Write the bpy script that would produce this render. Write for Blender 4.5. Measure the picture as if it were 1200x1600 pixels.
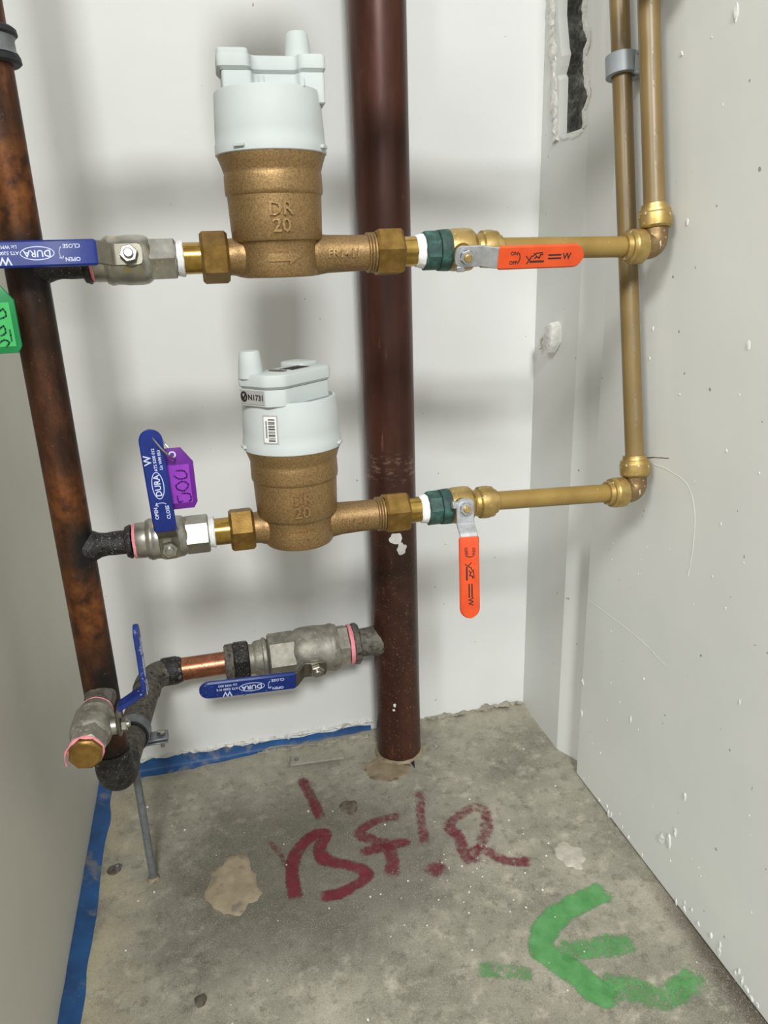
import bpy, math, random
from mathutils import Vector, Matrix, noise
random.seed(7)
for o in list(bpy.data.objects): bpy.data.objects.remove(o)
scn = bpy.context.scene
COL = scn.collection
PI = math.pi

# ------------------------------------------------------------------ camera, light, exposure
cam = bpy.data.cameras.new('camera'); cam_ob = bpy.data.objects.new('camera', cam); COL.objects.link(cam_ob)
cam.sensor_fit = 'HORIZONTAL'; cam.sensor_width = 36.0; cam.lens = 1159 / 1200 * 36; cam.clip_start = 0.01
RX = Vector((0.96968, -0.24229, -0.03200)); DN = Vector((-0.10760, -0.30569, -0.94603)); FW = Vector((0.21944, 0.92079, -0.32249))
rot = Matrix((RX, -DN, -FW)).transposed()
cam_ob.matrix_world = Matrix.Translation((0, -0.94, 0.6775)) @ rot.to_4x4()
scn.camera = cam_ob

world = bpy.data.worlds.new('world'); scn.world = world; world.use_nodes = True
bg = world.node_tree.nodes['Background']; bg.inputs['Color'].default_value = (1.0, 1.0, 0.985, 1); bg.inputs['Strength'].default_value = 0.58

lamp = bpy.data.lights.new('ceiling_panel_light', 'AREA'); lamp.shape = 'RECTANGLE'; lamp.size = 0.55; lamp.size_y = 0.55; lamp.energy = 104; lamp.color = (0.99, 1.0, 0.985)
lamp_ob = bpy.data.objects.new('ceiling_panel_light', lamp); COL.objects.link(lamp_ob)
lamp_ob.location = (-0.20, -3.3, 2.62)
lamp_ob.rotation_euler = (Vector((0.12, -0.1, 0.5)) - Vector(lamp_ob.location)).to_track_quat('-Z', 'Y').to_euler()

lamp2 = bpy.data.lights.new('left_fill_light', 'AREA'); lamp2.shape = 'RECTANGLE'; lamp2.size = 1.2; lamp2.size_y = 0.6; lamp2.energy = 66; lamp2.color = (0.99, 1.0, 0.985)  # added fill light, out of view at front left, to brighten the right wall
lamp2_ob = bpy.data.objects.new('left_fill_light', lamp2); COL.objects.link(lamp2_ob)
lamp2_ob.location = (-2.0, -2.25, 2.62)
lamp2_ob.rotation_euler = (Vector((0.3, -0.4, 0.5)) - Vector(lamp2_ob.location)).to_track_quat('-Z', 'Y').to_euler()

vs = scn.view_settings
vs.view_transform = 'Standard'; vs.look = 'None'; vs.exposure = 0.0; vs.gamma = 1.0; vs.use_curve_mapping = False

# ------------------------------------------------------------------ helpers: geometry
def V(*a): return Vector(a)

class MB:
    def __init__(s): s.v = []; s.f = []
    def add(s, vs_, fs_):
        b = len(s.v); s.v += [Vector(p) for p in vs_]; s.f += [tuple(b + i for i in f) for f in fs_]; return s
    def lathe(s, prof, o=(0, 0, 0), ax=(0, 0, 1), n=32, caps=True, up=None, phase=0.0):
        o = Vector(o); ax = Vector(ax).normalized()
        up = Vector(up) if up is not None else (V(0, 0, 1) if abs(ax.z) < 0.9 else V(1, 0, 0))
        u = (up - ax * up.dot(ax)).normalized(); w = ax.cross(u)
        vs_ = []; fs_ = []
        for t, r in prof:
            for k in range(n):
                a = 2 * PI * (k + phase) / n
                vs_.append(o + ax * t + (u * math.cos(a) + w * math.sin(a)) * r)
        for i in range(len(prof) - 1):
            for k in range(n):
                k2 = (k + 1) % n
                fs_.append((i * n + k, i * n + k2, (i + 1) * n + k2, (i + 1) * n + k))
        if caps:
            fs_.append(tuple(range(n - 1, -1, -1))); fs_.append(tuple((len(prof) - 1) * n + k for k in range(n)))
        return s.add(vs_, fs_)
    def hexa(s, t0, t1, r, o=(0, 0, 0), ax=(1, 0, 0), c=0.0016, phase=0.5, up=None, n=6):
        return s.lathe([(t0, r * 0.86), (t0, r * 0.90), (t0 + c, r), (t1 - c, r), (t1, r * 0.90), (t1, r * 0.86)], o, ax, n, True, up, phase)
    def tube(s, path, r, n=24, caps=True):
        path = [Vector(p) for p in path]; m = len(path)
        rr = r if isinstance(r, (list, tuple)) else [r] * m
        tang = []
        for i in range(m):
            a = path[max(i - 1, 0)]; b = path[min(i + 1, m - 1)]; tang.append((b - a).normalized())
        t = tang[0]; u = t.orthogonal().normalized(); vs_ = []; fs_ = []
        for i in range(m):
            t = tang[i]; u = (u - t * u.dot(t)).normalized(); w = t.cross(u)
            for k in range(n):
                a = 2 * PI * k / n; vs_.append(path[i] + (u * math.cos(a) + w * math.sin(a)) * rr[i])
        for i in range(m - 1):
            for k in range(n):
                k2 = (k + 1) % n; fs_.append((i * n + k, i * n + k2, (i + 1) * n + k2, (i + 1) * n + k))
        if caps:
            fs_.append(tuple(range(n - 1, -1, -1))); fs_.append(tuple((m - 1) * n + k for k in range(n)))
        return s.add(vs_, fs_)
    def torus(s, c, ax, R, r, n=32, m=10, a0=0.0, a1=2 * PI):
        c = Vector(c); ax = Vector(ax).normalized(); u = ax.orthogonal().normalized(); w = ax.cross(u)
        full = abs(a1 - a0 - 2 * PI) < 1e-6
        pts = [c + (u * math.cos(a0 + (a1 - a0) * k / n) + w * math.sin(a0 + (a1 - a0) * k / n)) * R for k in range(n + 1)]
        return s.tube(pts, r, m, not full)
    def box(s, lo, hi, b=0.0, M=None):
        (x0, y0, z0), (x1, y1, z1) = lo, hi
        if b <= 0:
            vs_ = [(x, y, z) for x in (x0, x1) for y in (y0, y1) for z in (z0, z1)]
            fs_ = [(0, 1, 3, 2), (4, 6, 7, 5), (0, 4, 5, 1), (2, 3, 7, 6), (0, 2, 6, 4), (1, 5, 7, 3)]
        else:
            vs_ = []; idx = {}
            for ix, x in enumerate((x0, x1)):
                for iy, y in enumerate((y0, y1)):
                    for iz, z in enumerate((z0, z1)):
                        sx, sy, sz = (1, -1)[ix] * b, (1, -1)[iy] * b, (1, -1)[iz] * b
                        for d, p in enumerate(((x, y + sy, z + sz), (x + sx, y, z + sz), (x + sx, y + sy, z))):
                            idx[(ix, iy, iz, d)] = len(vs_); vs_.append(p)
            fs_ = []
            for i in (0, 1):
                q = [(0, 0), (0, 1), (1, 1), (1, 0)]
                fs_.append([idx[(i, a, c, 0)] for a, c in q]); fs_.append([idx[(a, i, c, 1)] for a, c in q]); fs_.append([idx[(a, c, i, 2)] for a, c in q])
                for j in (0, 1):
                    fs_.append([idx[(i, j, 0, 0)], idx[(i, j, 1, 0)], idx[(i, j, 1, 1)], idx[(i, j, 0, 1)]])
                    fs_.append([idx[(i, 0, j, 0)], idx[(i, 1, j, 0)], idx[(i, 1, j, 2)], idx[(i, 0, j, 2)]])
                    fs_.append([idx[(0, i, j, 1)], idx[(1, i, j, 1)], idx[(1, i, j, 2)], idx[(0, i, j, 2)]])
                    for k in (0, 1): fs_.append([idx[(i, j, k, d)] for d in (0, 1, 2)])
        if M is not None: vs_ = [M @ Vector(p) for p in vs_]
        return s.add(vs_, fs_)
    def prism(s, poly, z0, z1, b=0.0, M=None):
        n = len(poly); cx = sum(p[0] for p in poly) / n; cy = sum(p[1] for p in poly) / n
        def ins(d):
            out = []
            for i in range(n):
                p = Vector(poly[i]); a = Vector(poly[i - 1]); c = Vector(poly[(i + 1) % n])
                e1 = (p - a).normalized(); e2 = (c - p).normalized()
                n1 = V(-e1.y, e1.x); n2 = V(-e2.y, e2.x); m = n1 + n2
                m = m / max(m.dot(n1), 0.35) if m.length > 1e-6 else n1
                out.append(p + m * d)
            return out
        rings = [(ins(b), z0), (ins(0), z0 + b), (ins(0), z1 - b), (ins(b * 0.4), z1 - b * 0.25), (ins(b), z1)] if b > 0 else [(ins(0), z0), (ins(0), z1)]
        vs_ = []; fs_ = []
        for r, z in rings: vs_ += [Vector((p[0], p[1], z)) for p in r]
        m = len(rings)
        for i in range(m - 1):
            for k in range(n):
                k2 = (k + 1) % n; fs_.append((i * n + k, i * n + k2, (i + 1) * n + k2, (i + 1) * n + k))
        fs_.append(tuple(range(n - 1, -1, -1))); fs_.append(tuple((m - 1) * n + k for k in range(n)))
        if M is not None: vs_ = [M @ p for p in vs_]
        return s.add(vs_, fs_)
    def strip(s, st, thick, half, bev=0.0006):
        # bent bar in a lever frame: st = list of (s, h, half-width); returns a solid bar
        vs_ = []; fs_ = []; m = len(st)
        for i, (a, h, hw) in enumerate(st):
            p0 = st[max(i - 1, 0)]; p1 = st[min(i + 1, m - 1)]
            t = V(p1[0] - p0[0], p1[1] - p0[1]).normalized(); nn = V(-t.y, t.x)
            hw = max(hw * half, bev * 1.2); q = thick / 2; b = min(bev, q * 0.95)
            for w, d in ((hw - b, -q), (hw, -q + b), (hw, q - b), (hw - b, q), (-hw + b, q), (-hw, q - b), (-hw, -q + b), (-hw + b, -q)):
                vs_.append((a + nn.x * d, w, h + nn.y * d))
        for i in range(m - 1):
            for k in range(8):
                k2 = (k + 1) % 8; fs_.append((i * 8 + k, i * 8 + k2, (i + 1) * 8 + k2, (i + 1) * 8 + k))
        fs_.append(tuple(range(7, -1, -1))); fs_.append(tuple((m - 1) * 8 + k for k in range(8)))
        return s.add(vs_, fs_)
    def jitter(s, amp, sc, seed=0.0):
        for p in s.v:
            d = noise.noise_vector(p * sc + V(seed, seed * 1.7, seed * 0.3)); p += d * amp
        return s
    def map(s, fn): s.v = [Vector(fn(p)) for p in s.v]; return s

def obj(name, mb, mat, parent=None, angle=38, smooth=True):
    me = bpy.data.meshes.new(name); me.from_pydata([tuple(p) for p in mb.v], [], mb.f); me.validate(); me.update()
    import bmesh
    bm = bmesh.new(); bm.from_mesh(me); bmesh.ops.recalc_face_normals(bm, faces=bm.faces[:]); bm.to_mesh(me); bm.free()
    if smooth:
        me.polygons.foreach_set('use_smooth', [True] * len(me.polygons)); me.set_sharp_from_angle(angle=math.radians(angle))
    me.materials.append(mat)
    o = bpy.data.objects.new(name, me); COL.objects.link(o)
    if parent: o.parent = parent
    return o
def tag(o, label=None, cat=None, group=None, kind=None):
    if label: o['label'] = label
    if cat: o['category'] = cat
    if group: o['group'] = group
    if kind: o['kind'] = kind
    return o
def thing(name, label, cat, loc=(0, 0, 0), M=None, group=None):
    o = bpy.data.objects.new(name, None); o.empty_display_size = 0.02; COL.objects.link(o)
    o.matrix_world = Matrix.Translation(loc) @ (M.to_4x4() if M is not None else Matrix.Identity(4))
    return tag(o, label, cat, group)
def cols(x, y, z): return Matrix((x, y, z)).transposed()
def copy_tree(o, parent=None, off=None):
    c = o.copy(); COL.objects.link(c); c.parent = parent
    if off is not None: c.matrix_world = Matrix.Translation(off) @ o.matrix_world
    for ch in list(o.children): copy_tree(ch, c)
    return c
_tc = {}
def text(body, size, depth=0.0003, res=2):
    key = (body, size, depth)
    if key not in _tc:
        cu = bpy.data.curves.new('print', 'FONT'); cu.body = body; cu.size = size; cu.extrude = depth / 2; cu.offset = size * 0.018; cu.resolution_u = res
        cu.align_x = 'CENTER'; cu.align_y = 'CENTER'
        ob = bpy.data.objects.new('print', cu); COL.objects.link(ob); bpy.context.view_layer.update()
        me = bpy.data.meshes.new_from_object(ob.evaluated_get(bpy.context.evaluated_depsgraph_get()))
        _tc[key] = ([v.co.copy() for v in me.vertices], [tuple(p.vertices) for p in me.polygons])
        bpy.data.objects.remove(ob); bpy.data.meshes.remove(me); bpy.data.curves.remove(cu)
    v, f = _tc[key]; m = MB(); m.add(v, f); return m
def annulus(rx, ry, w, n=36, depth=0.0003):
    m = MB(); vs_ = []; fs_ = []
    for k in range(n):
        a = 2 * PI * k / n; c, s_ = math.cos(a), math.sin(a)
        for r_ in (0, 1):
            for z in (-depth / 2, depth / 2): vs_.append(((rx - w * r_) * c, (ry - w * r_) * s_, z))
    for k in range(n):
        a, b = 4 * k, 4 * ((k + 1) % n)
        fs_ += [(a + 1, b + 1, b + 3, a + 3), (a, b, b + 1, a + 1), (a + 2, a + 3, b + 3, b + 2)]
    return m.add(vs_, fs_)
def line2d(pts, w, depth=0.0003):
    m = MB()
    for i in range(len(pts) - 1):
        p = Vector(pts[i]); q = Vector(pts[i + 1]); t = (q - p).normalized() * w * 0.35; nn = V(-t.y, t.x).normalized() * w / 2
        p = p - t; q = q + t
        poly = [p - nn, q - nn, q + nn, p + nn]
        m.prism([tuple(a) for a in poly], -depth / 2, depth / 2)
    return m
def arc2d(cx, cy, r, a0, a1, n=8): return [(cx + r * math.cos(math.radians(a0 + (a1 - a0) * k / n)), cy + r * math.sin(math.radians(a0 + (a1 - a0) * k / n))) for k in range(n + 1)]
def catmull(pts, step):
    P = [Vector(p) for p in pts]; P = [P[0] * 2 - P[1]] + P + [P[-1] * 2 - P[-2]]; out = []
    for i in range(1, len(P) - 2):
        L = (P[i + 1] - P[i]).length; n = max(2, int(L / step))
        for k in range(n):
            t = k / n; a, b, c, d = P[i - 1], P[i], P[i + 1], P[i + 2]
            out.append(0.5 * ((2 * b) + (c - a) * t + (2 * a - 5 * b + 4 * c - d) * t * t + (3 * b - a - 3 * c + d) * t ** 3))
    out.append(P[-2]); return out
def bend(p, c, q, r, n=8):
    # path points p -> c -> q with the corner rounded at radius-like distance r
    p, c, q = Vector(p), Vector(c), Vector(q); a = c + (p - c).normalized() * r; b = c + (q - c).normalized() * r
    return [a * (1 - t) ** 2 + c * 2 * t * (1 - t) + b * t * t for t in [k / n for k in range(n + 1)]]

# ------------------------------------------------------------------ helpers: materials
def lin(c):
    return tuple(((x / 255) / 12.92 if x / 255 <= 0.04045 else (((x / 255) + 0.055) / 1.055) ** 2.4) for x in c) + (1.0,)
class NT:
    def __init__(s, name):
        s.m = bpy.data.materials.new(name); s.m.use_nodes = True; s.t = s.m.node_tree; s.n = s.t.nodes; s.b = s.n['Principled BSDF']
        s.tc = s.n.new('ShaderNodeTexCoord'); s.co = s.tc.outputs['Object']
    def link(s, a, b): s.t.links.new(a, b)
    def put(s, sock, v):
        if hasattr(v, 'is_output') or hasattr(v, 'links'): s.link(v, sock)
        else: sock.default_value = v
    def noise(s, scale, detail=5, rough=0.55, stretch=None, off=0.0):
        nd = s.n.new('ShaderNodeTexNoise'); nd.inputs['Scale'].default_value = scale; nd.inputs['Detail'].default_value = detail; nd.inputs['Roughness'].default_value = rough
        mp = s.n.new('ShaderNodeMapping'); mp.inputs['Location'].default_value = (off, off * 0.7, off * 1.3)
        if stretch: mp.inputs['Scale'].default_value = stretch
        s.link(s.co, mp.inputs['Vector']); s.link(mp.outputs[0], nd.inputs['Vector']); return nd.outputs['Fac']
    def vor(s, scale, stretch=None):
        nd = s.n.new('ShaderNodeTexVoronoi'); nd.inputs['Scale'].default_value = scale; nd.inputs['Randomness'].default_value = 1.0
        s.link(s.co, nd.inputs['Vector']); return nd.outputs['Distance']
    def ramp(s, fac, stops, interp='LINEAR'):
        nd = s.n.new('ShaderNodeValToRGB'); s.link(fac, nd.inputs['Fac']); e = nd.color_ramp.elements; nd.color_ramp.interpolation = interp
        while len(e) < len(stops): e.new(0.5)
        for i, (p, c) in enumerate(stops): e[i].position = p; e[i].color = lin(c)
        return nd.outputs['Color']
    def maprange(s, v, a, b, c=0.0, d=1.0, smooth=True):
        nd = s.n.new('ShaderNodeMapRange'); nd.interpolation_type = 'SMOOTHSTEP' if smooth else 'LINEAR'
        s.put(nd.inputs['Value'], v)
        for k, x in zip(('From Min', 'From Max', 'To Min', 'To Max'), (a, b, c, d)): nd.inputs[k].default_value = x
        return nd.outputs['Result']
    def math(s, op, a, b=0.0, c=None):
        nd = s.n.new('ShaderNodeMath'); nd.operation = op; s.put(nd.inputs[0], a); s.put(nd.inputs[1], b)
        if c is not None: s.put(nd.inputs[2], c)
        return nd.outputs[0]
    def mix(s, fac, a, b):
        nd = s.n.new('ShaderNodeMix'); nd.data_type = 'RGBA'; s.put(nd.inputs['Factor'], fac)
        s.put(nd.inputs[6], a); s.put(nd.inputs[7], b); return nd.outputs[2]
    def xyz(s):
        nd = s.n.new('ShaderNodeSeparateXYZ'); s.link(s.co, nd.inputs[0]); return nd.outputs
    def bump(s, h, strength, dist=0.001):
        nd = s.n.new('ShaderNodeBump'); nd.inputs['Strength'].default_value = strength; nd.inputs['Distance'].default_value = dist
        s.link(h, nd.inputs['Height']); s.link(nd.outputs[0], s.b.inputs['Normal'])
    def done(s, col, metal=0.0, rough=0.5, spec=0.5):
        s.put(s.b.inputs['Base Color'], col); s.put(s.b.inputs['Metallic'], metal); s.put(s.b.inputs['Roughness'], rough); s.b.inputs['Specular IOR Level'].default_value = spec
        return s.m
def mat(name, stops, scale=40, metal=0.0, rough=0.5, bump=0.0, bscale=400, bdist=0.0006, stretch=None, specks=(), spec=0.5, detail=5, rvar=0.0, coat=0.0):
    n = NT(name); nz = n.noise(scale, detail, 0.6, stretch)
    c = n.ramp(nz, stops); m_ = metal; r_ = rough
    for (sc, sscale, th, soft) in specks:
        f = n.maprange(n.noise(sscale, 3, 0.5, None, 3.1 + th), th, th + soft); c = n.mix(f, c, lin(sc))
        if metal: m_ = n.math('MULTIPLY', n.math('SUBTRACT', 1.0, f), m_)
    if rvar: r_ = n.math('MULTIPLY_ADD', n.noise(scale * 1.7, 4, 0.6, stretch, 9.0), rvar, rough - rvar / 2)
    if bump: n.bump(n.noise(bscale, 4, 0.6), bump, bdist)
    if coat: n.b.inputs['Coat Weight'].default_value = coat; n.b.inputs['Coat Roughness'].default_value = 0.25
    return n.done(c, m_, r_, spec)

M = {}
M['brass'] = mat('brass', [(0.3, (150, 118, 52)), (0.7, (196, 162, 88))], 60, 1.0, 0.30, 0.05, 300, rvar=0.15)
M['brass_rough'] = mat('rough_brass', [(0.3, (120, 92, 46)), (0.7, (160, 128, 70))], 90, 0.85, 0.45, 0.25, 600, 0.0004)
M['brass_collar'] = mat('push_fit_brass', [(0.3, (158, 132, 76)), (0.7, (196, 168, 108))], 70, 0.8, 0.40, 0.12, 300, specks=[((205, 196, 170), 260, 0.64, 0.08)], rvar=0.15)
M['bronze'] = mat('cast_bronze', [(0.3, (122, 96, 62)), (0.7, (172, 142, 98))], 700, 0.72, 0.45, 0.38, 900, 0.0005)
M['bronze_elbow'] = mat('cast_elbow_bronze', [(0.3, (112, 92, 62)), (0.7, (150, 124, 84))], 50, 0.75, 0.45, 0.35, 500, 0.0005, specks=[((190, 184, 170), 200, 0.62, 0.1)])
M['nickel'] = mat('nickel_plate', [(0.3, (150, 147, 138)), (0.7, (186, 183, 174))], 80, 0.9, 0.34, 0.12, 500, 0.0003, specks=[((190, 158, 70), 120, 0.66, 0.06)], rvar=0.2)
M['nickel_dusty'] = mat('dusty_nickel', [(0.3, (122, 118, 108)), (0.7, (166, 162, 150))], 90, 0.5, 0.5, 0.4, 700, 0.0006, specks=[((172, 166, 154), 320, 0.56, 0.2)])
M['steel'] = mat('bright_steel', [(0.3, (150, 150, 147)), (0.7, (184, 183, 178))], 120, 1.0, 0.34, 0.05, 300)
M['lever_steel'] = mat('lever_steel', [(0.3, (112, 108, 96)), (0.7, (140, 136, 122))], 60, 0.9, 0.4, 0.05, 300)
M['zinc'] = mat('zinc_plate', [(0.3, (158, 161, 164)), (0.7, (192, 195, 197))], 120, 0.75, 0.42, 0.15, 300, 0.0003)
M['galv'] = mat('galvanised_steel', [(0.3, (118, 122, 126)), (0.7, (150, 153, 156))], 120, 0.6, 0.5, 0.2, 300, 0.0003)
M['blue'] = mat('blue_vinyl', [(0.3, (10, 34, 110)), (0.7, (18, 48, 136))], 60, 0.0, 0.36, 0.06, 200)
M['blue_dirty'] = mat('dusty_blue_vinyl', [(0.3, (14, 38, 108)), (0.7, (22, 52, 130))], 60, 0.0, 0.42, 0.06, 200, specks=[((150, 158, 176), 420, 0.66, 0.05)])
M['orange'] = mat('orange_vinyl', [(0.3, (200, 66, 20)), (0.7, (214, 80, 30))], 60, 0.0, 0.42, 0.06, 200)
M['print_white'] = mat('white_print', [(0.3, (196, 206, 232)), (0.7, (214, 222, 240))], 60, 0, 0.6)
M['print_black'] = mat('black_print', [(0.3, (34, 26, 24)), (0.7, (44, 34, 30))], 60, 0, 0.6)
M['cap_white'] = mat('white_plastic', [(0.3, (182, 189, 187)), (0.7, (190, 196, 194))], 20, 0, 0.62, 0.02, 600, spec=0.25)
M['label_grey'] = mat('silver_label', [(0.3, (168, 168, 166)), (0.7, (182, 182, 180))], 50, 0.2, 0.45)
M['label_white'] = mat('white_label', [(0.3, (222, 222, 220)), (0.7, (232, 232, 230))], 50, 0.0, 0.45)
M['tape_white'] = mat('white_thread_tape', [(0.3, (218, 220, 220)), (0.7, (238, 239, 238))], 120, 0, 0.7, 0.6, 350, 0.0008, stretch=(6, 1, 1))
M['tape_pink'] = mat('pink_thread_tape', [(0.3, (222, 128, 138)), (0.7, (238, 158, 164))], 160, 0, 0.7, 0.5, 350, 0.0008)
M['pex'] = mat('tan_pipe', [(0.3, (126, 100, 46)), (0.7, (144, 118, 60))], 30, 0.0, 0.36, 0.03, 200, specks=[((196, 180, 140), 240, 0.70, 0.05)], spec=0.5)
M['pex_brown'] = mat('brown_pipe', [(0.3, (104, 84, 46)), (0.7, (132, 110, 66))], 14, 0.0, 0.38, 0.03, 200, stretch=(1, 1, 0.4))
M['pex_print'] = mat('grey_pipe_print', [(0.3, (112, 100, 78)), (0.7, (130, 118, 96))], 60, 0, 0.6)
M['clip_grey'] = mat('grey_plastic', [(0.3, (140, 148, 152)), (0.7, (156, 163, 166))], 40, 0, 0.45, 0.05, 300)
M['rubber'] = mat('black_rubber', [(0.3, (26, 27, 32)), (0.7, (40, 42, 46))], 80, 0, 0.6)
M['char'] = mat('charred_metal', [(0.35, (17, 16, 16)), (0.65, (52, 50, 47))], 160, 0.2, 0.45, 0.9, 320, 0.0016, specks=[((150, 147, 140), 620, 0.655, 0.03)])
M['char_grey'] = mat('sooty_grey_metal', [(0.3, (62, 59, 54)), (0.7, (124, 119, 108))], 170, 0.2, 0.6, 0.7, 420, 0.0012, specks=[((40, 38, 36), 150, 0.58, 0.1)])
M['copper_clean'] = mat('speckled_copper', [(0.3, (140, 84, 58)), (0.7, (196, 130, 98))], 60, 0.85, 0.34, 0.15, 400, 0.0004, specks=[((62, 50, 44), 620, 0.57, 0.06)])
M['purple'] = mat('purple_tag_plastic', [(0.3, (92, 22, 128)), (0.7, (108, 32, 146))], 60, 0, 0.38)
M['purple_label'] = mat('purple_tag_insert', [(0.3, (140, 52, 178)), (0.7, (152, 62, 190))], 60, 0, 0.45)
M['purple_ink'] = mat('purple_ink', [(0.3, (70, 14, 110)), (0.7, (80, 18, 120))], 60, 0, 0.6)
M['green'] = mat('green_tag_plastic', [(0.3, (18, 124, 66)), (0.7, (26, 140, 78))], 60, 0, 0.38)
M['green_label'] = mat('green_tag_insert', [(0.3, (64, 180, 96)), (0.7, (76, 192, 106))], 60, 0, 0.45)
M['green_ink'] = mat('green_ink', [(0.3, (14, 84, 52)), (0.7, (18, 92, 58))], 60, 0, 0.6)
M['plaster'] = mat('white_plaster', [(0.3, (196, 195, 188)), (0.7, (226, 225, 219))], 120, 0, 0.8, 0.7, 300, 0.002)
M['plaster_beige'] = mat('beige_plaster', [(0.3, (138, 124, 101)), (0.7, (166, 152, 128))], 50, 0, 0.85, 0.5, 260, 0.0015, specks=[((126, 116, 104), 60, 0.56, 0.12)])
M['plaster_pale'] = mat('pale_plaster', [(0.3, (158, 153, 140)), (0.7, (188, 183, 170))], 60, 0, 0.85, 0.5, 260, 0.0015)
M['mud'] = mat('tan_residue', [(0.3, (122, 108, 86)), (0.7, (150, 136, 112))], 50, 0, 0.6, 0.3, 200, 0.001, specks=[((96, 84, 68), 70, 0.55, 0.12)])
M['rust_stain'] = mat('dark_brown_stain', [(0.3, (62, 54, 46)), (0.7, (112, 102, 90))], 140, 0, 0.8, 0.5, 300, 0.0015)
M['paint_white'] = mat('white_paint', [(0.3, (196, 194, 190)), (0.7, (214, 212, 208))], 60, 0, 0.6)

def m_green_patina():
    n = NT('green_patina'); a = n.noise(70, 5); c = n.ramp(a, [(0.30, (30, 50, 46)), (0.52, (46, 76, 70)), (0.66, (70, 112, 102)), (0.80, (136, 172, 160))])
    n.bump(n.noise(300, 4), 0.5, 0.0008); return n.done(c, 0.15, 0.55)
M['patina'] = m_green_patina()
def m_union():
    n = NT('union_brass'); c = n.ramp(n.noise(60, 5), [(0.3, (150, 118, 52)), (0.7, (204, 170, 96))]); n.bump(n.noise(260, 3), 0.06, 0.0005)
    return n.done(c, 1.0, 0.22)
M['tail_brass'] = m_union()

def m_riser():
    n = NT('tarnished_copper'); x, y, z = n.xyz()
    a = n.noise(30, 9, 0.72, (1, 1, 0.35)); c = n.ramp(a, [(0.30, (34, 22, 15)), (0.46, (58, 37, 25)), (0.58, (88, 54, 35)), (0.74, (146, 94, 62))])
    hot = n.maprange(n.math('ABSOLUTE', n.math('SUBTRACT', z, 0.400)), 0.06, 0.01)
    hot2 = n.maprange(n.math('ABSOLUTE', n.math('SUBTRACT', z, 0.735)), 0.05, 0.01)
    hot = n.math('MAXIMUM', hot, hot2); hot = n.math('MAXIMUM', hot, n.maprange(n.math('ABSOLUTE', n.math('SUBTRACT', z, 0.485)), 0.045, 0.01))
    rust = n.ramp(n.noise(70, 6, 0.6, None, 4.0), [(0.36, (52, 34, 22)), (0.50, (128, 74, 34)), (0.66, (166, 104, 50))])
    c = n.mix(n.math('MULTIPLY', hot, 0.6), c, rust)
    blk = None
    for zc, w in ((0.678, 0.034), (0.450, 0.034), (0.318, 0.030), (0.235, 0.020), (0.919, 0.03)):
        f = n.maprange(n.math('ABSOLUTE', n.math('SUBTRACT', z, zc)), w * 1.3, w * 0.35); blk = f if blk is None else n.math('MAXIMUM', blk, f)
    right = n.maprange(x, -0.010, 0.007)
    blk = n.math('MULTIPLY', blk, n.math('MULTIPLY_ADD', right, 0.65, 0.35)); blk = n.math('MULTIPLY', blk, n.maprange(n.noise(60, 7, 0.7, None, 7.0), 0.20, 0.52))
    c = n.mix(blk, c, lin((30, 28, 27)))
    sp = n.maprange(n.noise(650, 2), 0.70, 0.74); c = n.mix(n.math('MULTIPLY', sp, 0.6), c, lin((150, 138, 124)))
    n.bump(n.noise(220, 4), 0.15, 0.0006)
    return n.done(c, 0.55, n.math('MULTIPLY_ADD', a, 0.3, 0.32))
M['riser'] = m_riser()
def m_stack():
    n = NT('oxidised_red_brown_copper'); x, y, z = n.xyz()
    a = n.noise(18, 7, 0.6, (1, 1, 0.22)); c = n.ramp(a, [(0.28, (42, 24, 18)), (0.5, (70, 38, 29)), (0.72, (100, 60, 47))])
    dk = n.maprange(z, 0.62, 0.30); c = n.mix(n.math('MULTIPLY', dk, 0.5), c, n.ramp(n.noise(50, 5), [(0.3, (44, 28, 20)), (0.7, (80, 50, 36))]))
    f = n.math('MULTIPLY', n.maprange(n.noise(420, 2), 0.66, 0.70), n.maprange(z, 0.42, 0.25)); c = n.mix(n.math('MULTIPLY', f, 0.55), c, lin((170, 150, 138)))
    sc = n.maprange(n.noise(120, 4, 0.6, (1, 1, 0.15), 5.0), 0.66, 0.72); c = n.mix(n.math('MULTIPLY', sc, 0.4), c, lin((140, 96, 82)))
    s2 = n.math('MULTIPLY', n.maprange(n.math('ABSOLUTE', n.math('SUBTRACT', z, 0.432)), 0.026, 0.008), n.maprange(n.noise(150, 5, 0.7, (0.5, 0.5, 1.2), 2.0), 0.50, 0.66)); c = n.mix(n.math('MULTIPLY', s2, 0.6), c, lin((142, 118, 104)))
    n.bump(n.noise(160, 4, 0.6, (1, 1, 0.3)), 0.12, 0.0006)
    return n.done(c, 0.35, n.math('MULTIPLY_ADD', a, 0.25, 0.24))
M['stack'] = m_stack()

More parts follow.
